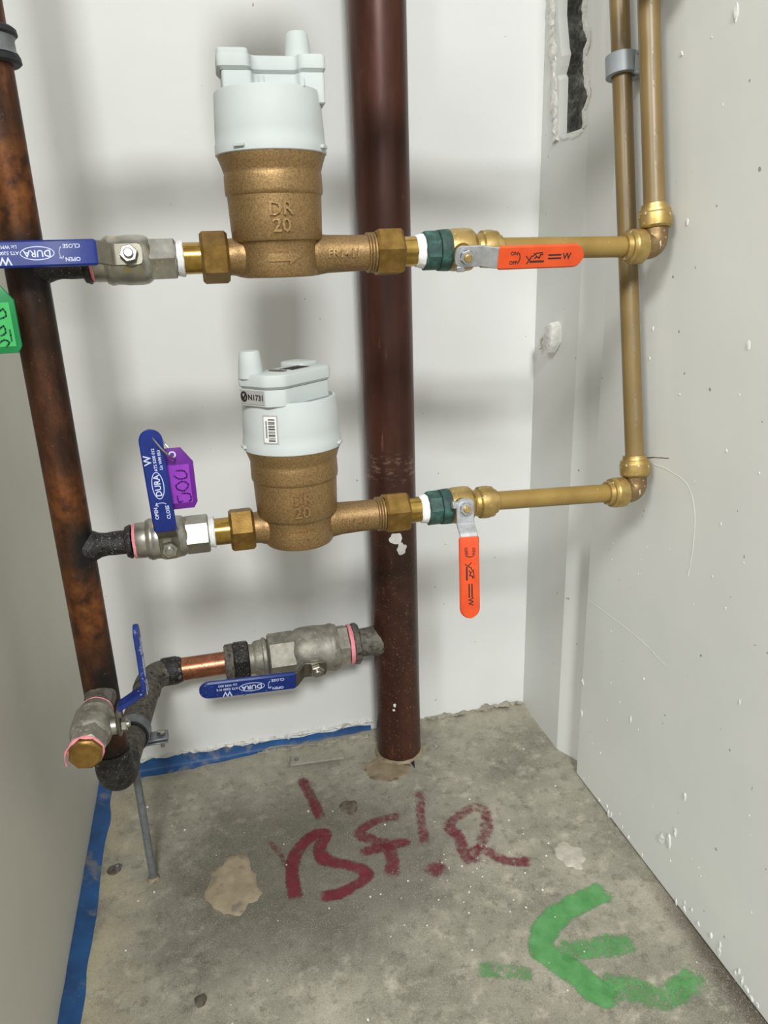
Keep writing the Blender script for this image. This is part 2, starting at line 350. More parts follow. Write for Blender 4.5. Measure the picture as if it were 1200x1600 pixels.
def m_wall(name, base, base2, bump=0.25, specks=True):
    n = NT(name); c = n.ramp(n.noise(5, 4), [(0.3, base), (0.7, base2)])
    if specks:
        d = n.maprange(n.noise(130, 2, 0.4), 0.765, 0.78); c = n.mix(n.math('MULTIPLY', d, 0.7), c, lin((104, 100, 92)))
    h = n.math('ADD', n.math('MULTIPLY', n.noise(14, 4), 1.0), n.math('MULTIPLY', n.noise(120, 3), 0.18)); n.bump(h, bump, 0.004)
    return n.done(c, 0, 0.55, 0.35)
M['wall_white'] = m_wall('white_painted_wall', (217, 218, 216), (224, 225, 223), 0.10)
M['wall_grey'] = m_wall('grey_painted_wall', (208, 210, 205), (218, 219, 214), 0.10)
M['wall_left'] = m_wall('left_painted_wall', (208, 205, 194), (216, 213, 202), 0.08, False)
M['hole_dark'] = mat('dark_broken_masonry', [(0.3, (52, 52, 49)), (0.55, (104, 104, 99)), (0.75, (168, 168, 162))], 60, 0, 0.9, 0.8, 200, 0.004)

def m_floor():
    n = NT('worn_concrete'); x, y, z = n.xyz()
    a = n.noise(9, 8, 0.62); c = n.ramp(a, [(0.30, (112, 108, 96)), (0.50, (140, 136, 122)), (0.70, (164, 159, 144))])
    mid = n.noise(45, 7, 0.68, None, 2.0); c = n.mix(n.maprange(mid, 0.48, 0.72), c, lin((172, 167, 150)))
    c = n.mix(n.math('MULTIPLY', n.maprange(n.noise(70, 6, 0.7, None, 5.0), 0.50, 0.66), 0.5), c, lin((88, 84, 74)))
    # pale dust along the left wall and the back wall
    dl = n.math('MULTIPLY', n.maprange(x, -0.10, -0.185), n.maprange(n.noise(24, 6, 0.65, None, 8.0), 0.36, 0.56)); c = n.mix(n.math('MULTIPLY', dl, 0.85), c, lin((170, 162, 136)))
    db = n.math('MULTIPLY', n.maprange(y, -0.085, -0.012), n.maprange(n.noise(40, 6, 0.65, None, 11.0), 0.34, 0.58)); c = n.mix(n.math('MULTIPLY', db, 0.7), c, lin((158, 153, 136)))
    # trowelled grey cement smear behind the writing
    cx = n.math('MULTIPLY', n.math('SUBTRACT', x, 0.075), 5.0); cy = n.math('MULTIPLY', n.math('ADD', y, 0.245), 7.0)
    rr = n.math('ADD', n.math('MULTIPLY', cx, cx), n.math('MULTIPLY', cy, cy)); rr = n.math('ADD', rr, n.math('MULTIPLY', n.noise(14, 5, 0.6, None, 3.0), 1.1))
    sm = n.maprange(rr, 1.85, 0.70); c = n.mix(n.math('MULTIPLY', sm, 0.72), c, lin((92, 88, 79)))
    # grime in the corner under the right wall, sharp grit
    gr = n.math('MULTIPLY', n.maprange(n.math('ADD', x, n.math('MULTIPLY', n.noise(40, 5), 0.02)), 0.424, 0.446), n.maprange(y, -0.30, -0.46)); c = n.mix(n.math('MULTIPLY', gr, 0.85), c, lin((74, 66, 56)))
    fs = n.maprange(n.noise(900, 2, 0.5), 0.55, 0.75); c = n.mix(n.math('MULTIPLY', fs, 0.6), c, lin((196, 190, 172)))
    fd = n.maprange(n.noise(700, 2, 0.5, None, 6.0), 0.62, 0.75); c = n.mix(n.math('MULTIPLY', fd, 0.75), c, lin((70, 65, 57)))
    h = n.math('ADD', n.math('MULTIPLY', mid, 0.6), n.math('MULTIPLY', n.noise(420, 4, 0.7), 0.5)); n.bump(h, 0.45, 0.002)
    return n.done(c, 0, 0.78, 0.3)
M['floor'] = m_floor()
def m_paint(name, c1, c2, sharp):
    n = NT(name); at = n.n.new('ShaderNodeAttribute'); at.attribute_name = 'cover'
    c = n.ramp(n.noise(60, 5), [(0.3, c1), (0.7, c2)])
    e = n.math('ADD', n.math('SUBTRACT', at.outputs['Fac'], 0.08), n.math('MULTIPLY', n.math('SUBTRACT', n.noise(150, 7, 0.78), 0.5), 2.4))
    e = n.math('ADD', e, n.math('MULTIPLY', n.math('SUBTRACT', n.noise(900, 3, 0.7), 0.5), 1.3))
    al = n.math('MULTIPLY', n.maprange(e, 0.12, 0.95), sharp); n.link(al, n.b.inputs['Alpha']); n.m.surface_render_method = 'DITHERED'
    n.bump(n.noise(420, 4, 0.7), 0.4, 0.002)
    return n.done(c, 0, 0.7, 0.3)
M['red_paint'] = m_paint('red_spray_paint', (104, 34, 44), (126, 46, 58), 0.80)
M['green_paint'] = m_paint('green_spray_paint', (78, 142, 78), (104, 166, 104), 0.84)
def m_blue_strip():
    n = NT('blue_membrane'); c = n.ramp(n.noise(30, 5), [(0.3, (22, 62, 108)), (0.7, (34, 88, 146))])
    d = n.maprange(n.noise(20, 6, 0.65, None, 4.0), 0.52, 0.64); c = n.mix(n.math('MULTIPLY', d, 0.75), c, lin((122, 124, 116)))
    n.bump(n.noise(120, 4), 0.3, 0.002); return n.done(c, 0, 0.55)
M['blue_strip'] = m_blue_strip()

# ------------------------------------------------------------------ the setting
XL, XR = -0.197, 0.4405
def nz(x, y, s, o=0.0): return noise.noise(V(x * s + o, y * s - o, o * 0.37))
def floor_h(x, y):
    h = 0.0012 * nz(x, y, 9) + 0.0006 * nz(x, y, 31, 3.0)
    if y > -0.05:
        k = max(0.0, min(1.0, (x + 0.02) / 0.06)); lip = 0.007 * k * (0.6 + 0.8 * nz(x, y, 38, 5.0)) * max(0, 1 + y / 0.035)
        h += max(0.0, lip)
    return h
m = MB(); st = 0.004
nx = int((XR + 0.02 - XL) / st) + 1; ny = int(0.72 / st) + 1
vs_ = [(XL + i * st, -j * st, floor_h(XL + i * st, -j * st)) for j in range(ny + 1) for i in range(nx + 1)]
fs_ = [(j * (nx + 1) + i, j * (nx + 1) + i + 1, (j + 1) * (nx + 1) + i + 1, (j + 1) * (nx + 1) + i) for j in range(ny) for i in range(nx)]
m.add(vs_, fs_)
yb = -ny * st
for lo, hi in (((-1.6, -4.0, -0.05), (2.0, yb, -0.0005)), ((XL - 0.06, yb, -0.05), (XR + 0.1, 0.03, -0.006))): m.box(lo, hi)
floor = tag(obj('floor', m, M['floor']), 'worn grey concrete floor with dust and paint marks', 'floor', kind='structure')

m = MB(); m.box((XL - 0.12, 0.0, -0.05), (XR + 0.14, 0.06, 2.5)); wall_back = tag(obj('wall_back', m, M['wall_white'], smooth=False), 'white painted back wall behind the pipes', 'wall', kind='structure')
m = MB(); m.box((XL - 0.10, -0.56, -0.05), (XL, 0.0, 2.5)); wall_left = tag(obj('wall_left', m, M['wall_left'], smooth=False), 'smooth dim grey-white wall left of the copper riser', 'wall', kind='structure')

# right wall: return with a broken-out slot, a splayed recess and the front panel
SL = [(0.8080, -0.066, -0.103), (0.8142, -0.0656, -0.1038), (0.8245, -0.0650, -0.1023), (0.8374, -0.0648, -0.1121), (0.850, -0.0648, -0.106), (0.8618, -0.0640, -0.1015), (0.8678, -0.0640, -0.0995), (0.8731, -0.0590, -0.0992), (0.8809, -0.0640, -0.0989), (0.8910, -0.0680, -0.1050), (0.8990, -0.0640, -0.1030), (0.9091, -0.0610, -0.0944), (0.9335, -0.0540, -0.0916), (0.98, -0.053, -0.094), (1.03, -0.050, -0.091)]
m = MB(); XA = XR
rows = [(-0.05, None, None), (0.8060, None, None)] + SL + [(1.032, None, None), (2.5, None, None)]
ZE = -0.118
def quad(a, b, c, d): m.add([a, b, c, d], [(0, 1, 2, 3)])
quad((XA, 0, -0.05), (XA, ZE, -0.05), (XA, ZE, SL[0][0]), (XA, 0, SL[0][0]))
quad((XA, 0, SL[-1][0]), (XA, ZE, SL[-1][0]), (XA, ZE, 2.5), (XA, 0, 2.5))
for i in range(len(SL) - 1):
    (z0, l0, r0), (z1, l1, r1) = SL[i], SL[i + 1]
    quad((XA, 0, z0), (XA, l0 + 0.021, z0), (XA, l1 + 0.021, z1), (XA, 0, z1)); quad((XA, r0, z0), (XA, ZE, z0), (XA, ZE, z1), (XA, r1, z1))
quad((XA, ZE, -0.05), (XA + 0.0155, -0.150, -0.05), (XA + 0.0155, -0.150, 2.5), (XA, ZE, 2.5))
quad((XA + 0.0155, -0.150, -0.05), (XA + 0.0155, -0.176, -0.05), (XA + 0.0155, -0.176, 2.5), (XA + 0.0155, -0.150, 2.5))
m.box((XA, -0.90, 0.002), (XA + 0.10, -0.176, 2.5), 0.0012)
wall_right = tag(obj('wall_right', m, M['wall_grey'], smooth=False), 'grey painted right wall with a splayed vertical recess', 'wall', kind='structure')
m = MB()
rv = MB()
for i in range(len(SL) - 1):
    (z0, l0, r0), (z1, l1, r1) = SL[i], SL[i + 1]
    rv.add([(XA, l0 + 0.021, z0), (XA + 0.0025, l0 + 0.0175, z0), (XA + 0.0065, l0 + 0.0115, z0), (XA, l1 + 0.021, z1), (XA + 0.0025, l1 + 0.0175, z1), (XA + 0.0065, l1 + 0.0115, z1)], [(0, 1, 4, 3), (1, 2, 5, 4)])
    for a0, a1, g in ((l0 + 0.0115, l1 + 0.0115, 0.0005), (r0, r1, -0.002)):
        x0 = XA + (0.0065 if g > 0 else 0.0); m.add([(x0, a0, z0), (XA + 0.020, a0 + g, z0), (XA + 0.020, a1 + g, z1), (x0, a1, z1)], [(0, 1, 2, 3)])
    m.add([(XA + 0.020, l0 + 0.012, z0), (XA + 0.016 + 0.006 * nz(z0, 0, 90), (l0 + r0) / 2, z0), (XA + 0.016 + 0.006 * nz(z1, 0, 90), (l1 + r1) / 2, z1), (XA + 0.020, l1 + 0.012, z1)], [(0, 1, 2, 3)])
    m.add([(XA + 0.016 + 0.006 * nz(z0, 0, 90), (l0 + r0) / 2, z0), (XA + 0.020, r0 - 0.002, z0), (XA + 0.020, r1 - 0.002, z1), (XA + 0.016 + 0.006 * nz(z1, 0, 90), (l1 + r1) / 2, z1)], [(0, 1, 2, 3)])
for k in (0, -1):
    z0, l0, r0 = SL[k]; m.add([(XA, l0 + 0.021, z0), (XA, r0, z0), (XA + 0.020, r0 - 0.002, z0), (XA + 0.020, l0 + 0.012, z0)], [(0, 1, 2, 3)])
obj('broken_slot', m, M['hole_dark'], wall_right, smooth=False)['label'] = 'dark broken-out slot in the grey wall'
obj('slot_reveal', rv, M['wall_grey'], wall_right)
# lumps of mortar inside the slot, ragged plaster beads beside it
m = MB()
for (y, z, r) in ((-0.076, 0.872, 0.009), (-0.086, 0.876, 0.007), (-0.072, 0.905, 0.010), (-0.070, 0.93, 0.011), (-0.085, 0.813, 0.008), (-0.078, 0.845, 0.006)):
    b = MB(); b.lathe([(-r, r * 0.3), (-r * 0.6, r * 0.8), (0, r), (r * 0.6, r * 0.85), (r, r * 0.3)], (XA + 0.019, y, z), (0, 0.2, 1), 10); b.jitter(0.004, 130, y * 50); m.add(b.v, b.f)
obj('mortar_lump', m, M['hole_dark'], wall_right)
def bead(pts, r, name, flat=0.35, seed=0.0, mat_=None, parent=None):
    P = catmull(pts, 0.0035); b = MB(); b.tube(P, [r * (0.55 + 0.55 * abs(noise.noise(p * 90 + V(seed, 0, 0)))) + r * 0.25 for p in P], 10); b.jitter(r * 0.7, 160, seed)
    for p in b.v: p.x = XA + (p.x - XA) * flat
    return obj(name, b, mat_ or M['plaster'], parent or wall_right)
bead([(XA, -0.013, 1.03), (XA, -0.017, 0.955), (XA, -0.022, 0.915), (XA, -0.029, 0.874), (XA, -0.034, 0.832), (XA, -0.041, 0.803)], 0.0072, 'plaster_bead', 0.5, 1.0)
bead([(XA, l[2] - 0.0045, l[0]) for l in SL[:-1]], 0.0045, 'plaster_bead', 0.5, 2.0)
bead([(XA, -0.106, 0.806), (XA, -0.085, 0.803), (XA, -0.066, 0.803), (XA, -0.052, 0.806)], 0.0030, 'plaster_bead', 0.4, 3.0, M['wall_grey'])
# raised paint ridges and crumbs on the right panel
for pts in ([(-0.2899, 0.4695), (-0.3228, 0.4694), (-0.3494, 0.4625), (-0.3627, 0.4409), (-0.3659, 0.4095), (-0.3635, 0.375)], [(-0.18, 0.2648), (-0.2412, 0.268), (-0.2948, 0.2689), (-0.3435, 0.2641)]):
    bead([(XA, y, z) for y, z in pts], 0.0008, 'paint_ridge', 0.30, 4.0, M['wall_grey'])
bead([(XA, -0.2777, 0.4733), (XA, -0.2950, 0.4775), (XA, -0.3155, 0.4819)], 0.0006, 'hairline_crack', 0.3, 5.0, M['rust_stain'])
m = MB()
spots = [(-0.3686, 0.0605, 3), (-0.379, 0.066, 3), (-0.388, 0.0863, 2), (-0.3963, 0.1388, 1.6), (-0.29, 0.1621, 1.6), (-0.178, 0.1464, 2.6), (-0.180, 0.1006, 2.4), (-0.4079, 0.6005, 1.2), (-0.3475, 0.8527, 2.2), (-0.2793, 0.8396, 1.4), (-0.2688, 0.5743, 1.2), (-0.31, 0.70, 1.5)]
for k in range(60): spots.append((-random.uniform(0.19, 0.55), random.uniform(0.02, 0.95), random.uniform(0.3, 0.85)))
for k in range(34): spots.append((-random.uniform(0.185, 0.60), random.uniform(0.004, 0.02), random.uniform(0.8, 2.4)))
for y, z, s in spots:
    b = MB(); r = 0.0016 * s; e = random.uniform(0.8, 2.6)
    b.lathe([(-0.0004, r), (0.0002 + r * 0.12, r * 0.8), (0.0003 + r * 0.25, r * 0.25)], (XA, y, z), (-1, 0, 0), 7)
    b.map(lambda p: (p.x, y + (p.y - y), z + (p.z - z) * e)); b.jitter(r * 0.4, 500, y); m.add(b.v, b.f)
tag(obj('plaster_crumbs', m, M['wall_grey'], wall_right), kind='stuff')

# blue membrane strips coved into the floor edges, with torn plaster above
def strip_mesh(n, fn):
    m = MB(); vs_ = []; fs_ = []
    for i in range(n + 1): vs_ += fn(i / n)
    k = len(vs_) // (n + 1)
    for i in range(n):
        for j in range(k - 1): fs_.append((i * k + j, (i + 1) * k + j, (i + 1) * k + j + 1, i * k + j + 1))
    return m.add(vs_, fs_)
def back_strip(t):
    x = -0.180 + t * 0.372; top = (0.0185 - 0.006 * t) * (1 + 0.35 * nz(x, 0, 40, 2.0)); out = (0.013 - 0.010 * t) * (1 + 0.4 * nz(x, 1, 55, 4.0))
    if t < 0.06: top *= 0.7
    z0 = floor_h(x, -out) + 0.0007
    return [(x, -0.0002, top), (x, -0.0016, top - 0.0006), (x, -0.0022, 0.005), (x, -0.0045, 0.0022), (x, -out, z0), (x, -out, z0 - 0.004)]
tag(obj('trim_1', strip_mesh(90, back_strip), M['blue_strip'], angle=60), 'blue membrane strip along the foot of the back wall', 'membrane strip', kind='structure')
def left_strip(t):
    y = -0.012 - t * 0.66; top = 0.006 * (1 + 0.3 * nz(0, y, 30, 6.0)); out = 0.0195 * (1 + 0.22 * nz(1, y, 26, 7.0))
    z0 = floor_h(XL + out, y) + 0.0008
    return [(XL + 0.0002, y, top), (XL + 0.002, y, top - 0.001), (XL + 0.005, y, 0.004), (XL + 0.011, y, 0.002), (XL + out, y, z0), (XL + out, y, z0 - 0.004)]
tag(obj('trim_2', strip_mesh(130, left_strip), M['blue_strip'], angle=60), 'blue membrane strip along the foot of the left wall', 'membrane strip', kind='structure')
def torn(pts, r, seed, mt, name='torn_plaster'):
    P = catmull(pts, 0.003); b = MB(); b.tube(P, [r * (0.35 + 1.2 * abs(noise.noise(p * 70 + V(seed, 0, 0)))) for p in P], 8); b.jitter(r * 1.1, 150, seed)
    return obj(name, b, mt, wall_back)
torn([(-0.14, -0.001, 0.021), (-0.06, -0.001, 0.0205), (0.0, -0.0015, 0.020), (0.06, -0.002, 0.019), (0.12, -0.002, 0.019), (0.165, -0.002, 0.020), (0.195, -0.002, 0.019)], 0.0035, 1.0, M['plaster'])
torn([(0.02, -0.010, 0.004), (0.08, -0.012, 0.004), (0.14, -0.014, 0.004), (0.185, -0.016, 0.004)], 0.0036, 2.0, M['floor'], 'mortar_bead')
torn([(0.262, -0.002, 0.006), (0.32, -0.002, 0.006), (0.38, -0.003, 0.008), (0.436, -0.004, 0.008)], 0.004, 3.0, M['floor'], 'mortar_bead')

# ------------------------------------------------------------------ floor details
def floor_patch(name, cx, cy, rx, ry, h, mt, label, cat, seed, rag=0.25, n=44):
    m = MB(); vs_ = [(cx, cy, floor_h(cx, cy) + h)]; fs_ = []
    rings = ((0.45, 1.0), (0.8, 0.9), (0.95, 0.6), (1.0, -0.2))
    for q, (k, hh) in enumerate(rings):
        for i in range(n):
            a = 2 * PI * i / n; rr = k * (1 + rag * noise.noise(V(math.cos(a) * 1.6 + seed, math.sin(a) * 1.6, seed)) + rag * 0.4 * noise.noise(V(math.cos(a) * 6 + seed, math.sin(a) * 6, 2)))
            x, y = cx + rx * rr * math.cos(a), cy + ry * rr * math.sin(a); vs_.append((x, y, floor_h(x, y) + h * hh * (1 + 0.5 * nz(x, y, 120, seed))))
    for i in range(n):
        j = (i + 1) % n; fs_.append((0, 1 + i, 1 + j))
        for q in range(len(rings) - 1): fs_.append((1 + q * n + i, 1 + (q + 1) * n + i, 1 + (q + 1) * n + j, 1 + q * n + j))
    m.add(vs_, fs_); return tag(obj(name, m, mt, angle=70), label, cat)
floor_patch('plaster_patch', -0.027, -0.243, 0.030, 0.040, 0.0020, M['plaster_beige'], 'round beige plaster patch left of the red scrawl', 'plaster patch', 1.0, 0.4)
floor_patch('plaster_patch', 0.363, -0.304, 0.017, 0.022, 0.0016, M['plaster_pale'], 'small whitish plaster patch near the right wall', 'plaster patch', 2.0, 0.5)
floor_patch('rust_stain', 0.127, -0.153, 0.0125, 0.014, 0.0008, M['rust_stain'], 'round dark brown stain below the metal plate', 'stain', 3.0)
floor_patch('mud_residue', 0.197, -0.090, 0.036, 0.026, 0.0012, M['mud'], 'tan residue at the foot of the thick brown pipe', 'residue', 4.0)
m = MB(); pl = Matrix.Translation((0.102, -0.047, 0.0005)) @ Matrix.Rotation(math.radians(-4), 4, 'Z'); m.box((-0.038, -0.010, 0), (0.038, 0.010, 0.0035), 0.0008, pl)
plate = thing('floor_plate', 'flat dusty metal plate screwed to the floor beside the thick pipe', 'metal plate', (0, 0, 0.0035)); obj('plate', m, M['floor'], plate)
m = MB(); m.lathe([(0.003, 0.0035), (0.0055, 0.0033), (0.006, 0.0022)], pl @ V(-0.029, 0, 0), (0, 0, 1), 14); obj('screw_head', m, M['galv'], plate)
anch = thing('floor_anchor', 'small rusty anchor bolt in the floor beside the left blue strip', 'anchor bolt', (-0.160, -0.181, 0))
m = MB(); m.lathe([(-0.002, 0.0042), (0.006, 0.0042), (0.0065, 0.003), (0.005, 0.0024)], (0, 0, 0), (0.15, -0.1, 1), 14); obj('sleeve', m, M['char_grey'], anch)
m = MB(); m.lathe([(0.0, 0.0022), (0.0075, 0.0022), (0.008, 0.0015)], (0, 0, 0), (0.15, -0.1, 1), 10); obj('stud', m, M['galv'], anch)
m = MB(); m.lathe([(0, 0.0075), (0.0016, 0.0070), (0.0018, 0.004)], (-0.004, 0.001, 0), (0.1, 0, 1), 16).jitter(0.0006, 200); obj('washer', m, M['rust_stain'], anch)
m = MB(); m.lathe([(-0.001, 0.006), (0.003, 0.005), (0.005, 0.002)], (-0.066, -0.378, 0), (0, 0, 1), 9).jitter(0.003, 220); tag(obj('dirt_clump', m, M['rust_stain']), 'small dark clump of dirt at the bottom left of the floor', 'dirt')
m = MB()
for k in range(110):
    if k < 62: x, y = random.gauss(0.22, 0.07), random.gauss(-0.30, 0.035)
    else: x, y = random.uniform(-0.15, 0.42), -random.uniform(0.05, 0.5)
    if not (-0.16 < x < 0.42 and -0.5 < y < -0.06): continue
    r = random.uniform(0.0005, 0.0015); b = MB(); b.lathe([(-0.0006, r), (r * 0.5, r * 0.8), (r * 0.8, r * 0.3)], (x, y, floor_h(x, y)), (random.uniform(-.3, .3), random.uniform(-.3, .3), 1), 6); b.jitter(r * 0.5, 700, k); m.add(b.v, b.f)
tag(obj('plaster_chips', m, M['plaster']), 'tiny white plaster chips scattered over the floor', 'plaster chips', kind='stuff')

def ribbon(pts, w, strength, lift, seed):
    P = catmull(pts, 0.0025); n = len(P); k = 8; vs_ = []; fs_ = []; cov = []
    cap = w * 0.55
    P = [P[0] + (P[0] - P[1]).normalized() * cap * (1 - j / 5) for j in range(5)] + P + [P[-1] + (P[-1] - P[-2]).normalized() * cap * (j + 1) / 5 for j in range(5)]
    n = len(P)
    for i, p in enumerate(P):
        t = (P[min(i + 1, n - 1)] - P[max(i - 1, 0)]).normalized(); nn = V(-t.y, t.x)
        hw = w * 0.74 * (1 + 0.25 * nz(p.x, p.y, 60, seed)); de = min(i, n - 1 - i) / 7.0
        s_ = strength * (1 + 0.35 * nz(p.x, p.y, 28, seed + 2))
        for j in range(k + 1):
            u = j / k * 2 - 1; q = p + nn * u * hw; vs_.append((q.x, q.y, floor_h(q.x, q.y) + lift))
            cov.append(max(0.0, min(1.0, (1 - abs(u) ** 2.6) * 1.25 - 0.08)) * min(1.0, de) * s_ - (1 - min(1.0, de)) * 0.4 - (0.5 if abs(u) > 0.99 else 0))
    for i in range(n - 1):
        for j in range(k): fs_.append((i * (k + 1) + j, i * (k + 1) + j + 1, (i + 1) * (k + 1) + j + 1, (i + 1) * (k + 1) + j))
    return vs_, fs_, cov
RED = [(0.0135, 0.8, [(0.0748, -0.0805), (0.0813, -0.1173), (0.088, -0.1632)]),
 (0.0145, 1.0, [(0.04, -0.2803), (0.0406, -0.2462), (0.0465, -0.2194), (0.0602, -0.1997), (0.0795, -0.1888), (0.09, -0.1936), (0.079, -0.2117), (0.0793, -0.2288), (0.0926, -0.2409), (0.112, -0.2525), (0.1261, -0.2697), (0.1092, -0.2804), (0.09, -0.2871), (0.0697, -0.2858)]),
 (0.008, 0.45, [(0.0192, -0.1858), (0.0296, -0.2061), (0.0357, -0.2328)]),
 (0.013, 0.72, [(0.1859, -0.1877), (0.159, -0.1871), (0.1367, -0.197), (0.1298, -0.2064), (0.1447, -0.2196), (0.1613, -0.2309)]),
 (0.013, 0.8, [(0.1259, -0.2345), (0.1507, -0.2344), (0.1867, -0.233)]),
 (0.015, 0.8, [(0.1583, -0.23), (0.1591, -0.2516), (0.1523, -0.278)]),
 (0.0115, 0.62, [(0.225, -0.1487), (0.2145, -0.1863), (0.2078, -0.2175), (0.2039, -0.2431)]),
 (0.020, 0.75, [(0.2011, -0.2759), (0.2082, -0.2931)]),
 (0.014, 0.62, [(0.2362, -0.2233), (0.2622, -0.2074), (0.2844, -0.1992), (0.2937, -0.2116), (0.2845, -0.2396), (0.2691, -0.2618), (0.2466, -0.2868)]),
 (0.014, 0.7, [(0.2369, -0.2212), (0.2465, -0.2421), (0.244, -0.2675), (0.2466, -0.2868)]),
 (0.013, 0.75, [(0.2478, -0.2748), (0.2661, -0.2695), (0.2792, -0.2859), (0.2938, -0.2975), (0.3137, -0.3039)])]
GREEN = [(0.023, 1.25, [(0.3765, -0.3657), (0.3513, -0.3699), (0.3143, -0.3796), (0.2902, -0.3939), (0.2771, -0.4119), (0.2833, -0.4296), (0.2969, -0.4487), (0.3061, -0.4689), (0.3191, -0.481)]),
 (0.022, 0.85, [(0.3687, -0.4326), (0.3435, -0.4288), (0.315, -0.4257), (0.2926, -0.4227)]),
 (0.024, 0.72, [(0.4109, -0.4789), (0.389, -0.489), (0.3629, -0.4931), (0.3431, -0.4791), (0.3163, -0.4659)]),
 (0.016, 0.6, [(0.2045, -0.4184), (0.227, -0.4262), (0.2436, -0.4339), (0.2563, -0.4374)])]
def paint_thing(name, label, strokes, mt, base):
    root = thing(name, label, 'paint marking', base)
    for i, (w, s_, pts) in enumerate(strokes):
        v, f, c = ribbon(pts, w, s_, 0.0007 + 0.00012 * i, i * 1.3); mb = MB(); mb.add([(p[0] - base[0], p[1] - base[1], p[2]) for p in v], f)
        me = bpy.data.meshes.new('paint_stroke'); me.from_pydata([tuple(p) for p in mb.v], [], mb.f); a = me.attributes.new('cover', 'FLOAT', 'POINT'); a.data.foreach_set('value', c)
        me.materials.append(mt); o = bpy.data.objects.new('paint_stroke', me); COL.objects.link(o); o.parent = root
paint_thing('red_scrawl', 'dark red spray-painted scrawl across the concrete floor', RED, M['red_paint'], (0.16, -0.21, 0))
paint_thing('green_arrow', 'light green spray-painted forked mark on the floor by the right wall', GREEN, M['green_paint'], (0.31, -0.43, 0))

# ------------------------------------------------------------------ thick brown pipe
SX, SY, SR = 0.2215, -0.0555, 0.0312
st_ = thing('stack_pipe', 'thick red-brown copper pipe rising from the floor against the white wall', 'pipe', (SX, SY, 0))
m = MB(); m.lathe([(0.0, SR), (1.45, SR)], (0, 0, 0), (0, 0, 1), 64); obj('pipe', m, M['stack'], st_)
m = MB(); m.lathe([(-0.002, SR + 0.0045), (0.0025, SR + 0.003), (0.0045, SR + 0.0008), (0.004, SR - 0.001)], (0, 0, 0), (0, 0, 1), 48, False).jitter(0.0008, 130); obj('grout_ring', m, M['mud'], st_)
m = MB(); m.prism([(0.010, -SR - 0.016), (0.0135, -SR - 0.001), (0.0075, -SR - 0.001)], 0.0006, 0.0016); obj('crack', m, M['rubber'], st_)
for cy_, cz_, ra, rb, sd in ((-0.0035, 0.341, 0.0085, 0.0075, 1.0), (0.0035, 0.326, 0.0062, 0.0078, 2.0), (-0.012, 0.096, 0.002, 0.0026, 3.0), (-0.0135, 0.088, 0.0016, 0.002, 4.0)):
    m = MB(); n = 22; vs_ = [(cy_ / SR, cz_)]
    for k in range(n):
        a = 2 * PI * k / n; rr = 1 + 0.45 * noise.noise(V(math.cos(a) * 1.5, math.sin(a) * 1.5, sd)); vs_.append(((cy_ + ra * rr * math.cos(a)) / SR, cz_ + rb * rr * math.sin(a)))
    a0 = math.radians(15)
    P = [((SR + 0.0006) * math.sin(a), -(SR + 0.0006) * math.cos(a), z) for a, z in vs_]; Q = [((SR - 0.0006) * math.sin(a), -(SR - 0.0006) * math.cos(a), z) for a, z in vs_]
    m.add(P + Q, [(0, 1 + k, 1 + (k + 1) % n) for k in range(n)] + [(1 + k, n + 2 + k, n + 2 + (k + 1) % n, 1 + (k + 1) % n) for k in range(n)])
    obj('paint_splash', m, M['paint_white'], st_, angle=80)
LZ = 0.184
m = MB(); m.lathe([(-0.053, 0.0185), (-0.046, 0.0190), (-0.040, 0.0192), (-0.034, 0.0198), (-0.029, 0.0212), (-0.022, 0.0225)], (0, 0, LZ), (1, 0, 0), 32, False).jitter(0.0010, 220); obj('branch_stub', m, M['char_grey'], st_)
m = MB(); m.lathe([(-0.0612, 0.0180), (-0.0612, 0.0262), (-0.0595, 0.0278), (-0.0545, 0.0278), (-0.0525, 0.0255), (-0.0515, 0.0180)], (0, 0, LZ), (1, 0, 0), 36, False).jitter(0.0006, 200); obj('stub_collar', m, M['char_grey'], st_)

# ------------------------------------------------------------------ copper riser at left
RXX, RY, RR = -0.121, -0.294, 0.0153
Z1, Z2, Z3 = 0.683, 0.450, 0.919
ri = thing('riser_pipe', 'tarnished brown copper riser pipe on the left with blackened tee joints', 'pipe', (RXX, RY, 0))
m = MB(); m.lathe([(0.236 + (1.40 - 0.236) * k / 40, RR) for k in range(41)], (0, 0, 0), (0, 0, 1), 40); obj('pipe', m, M['riser'], ri)
def stub(z, r=0.0105, x1=0.0445):
    m = MB(); m.lathe([(0.006, 0.0135), (0.0135, 0.0135), (0.0165, 0.0125), (0.020, r + 0.0004), (0.026, r - 0.0005), (0.032, r), (x1, r)], (0, 0, z), (1, 0, 0), 28).jitter(0.0006, 260, z)
    o = obj('tee_stub', m, M['char'], ri); o['label'] = 'blackened tee branch'
    m = MB(); m.lathe([(x1 - 0.0035, r), (x1 - 0.0025, 0.0135), (x1 + 0.001, 0.0150), (x1 + 0.0022, 0.0148), (x1 + 0.0024, 0.012)], (0, 0, z), (1, 0, 0), 28, False).jitter(0.0005, 300, z); obj('solder_collar', m, M['char'], o)
stub(Z1 - 0.002); stub(Z2); stub(Z3)
m = MB(); m.lathe([(0.008, 0.0140), (0.0160, 0.0130), (0.020, 0.0115), (0.0265, 0.0112)], (0, 0, 0.306), (0, -1, 0), 26, False).jitter(0.0005, 260); obj('drain_stub', m, M['char_grey'], ri)
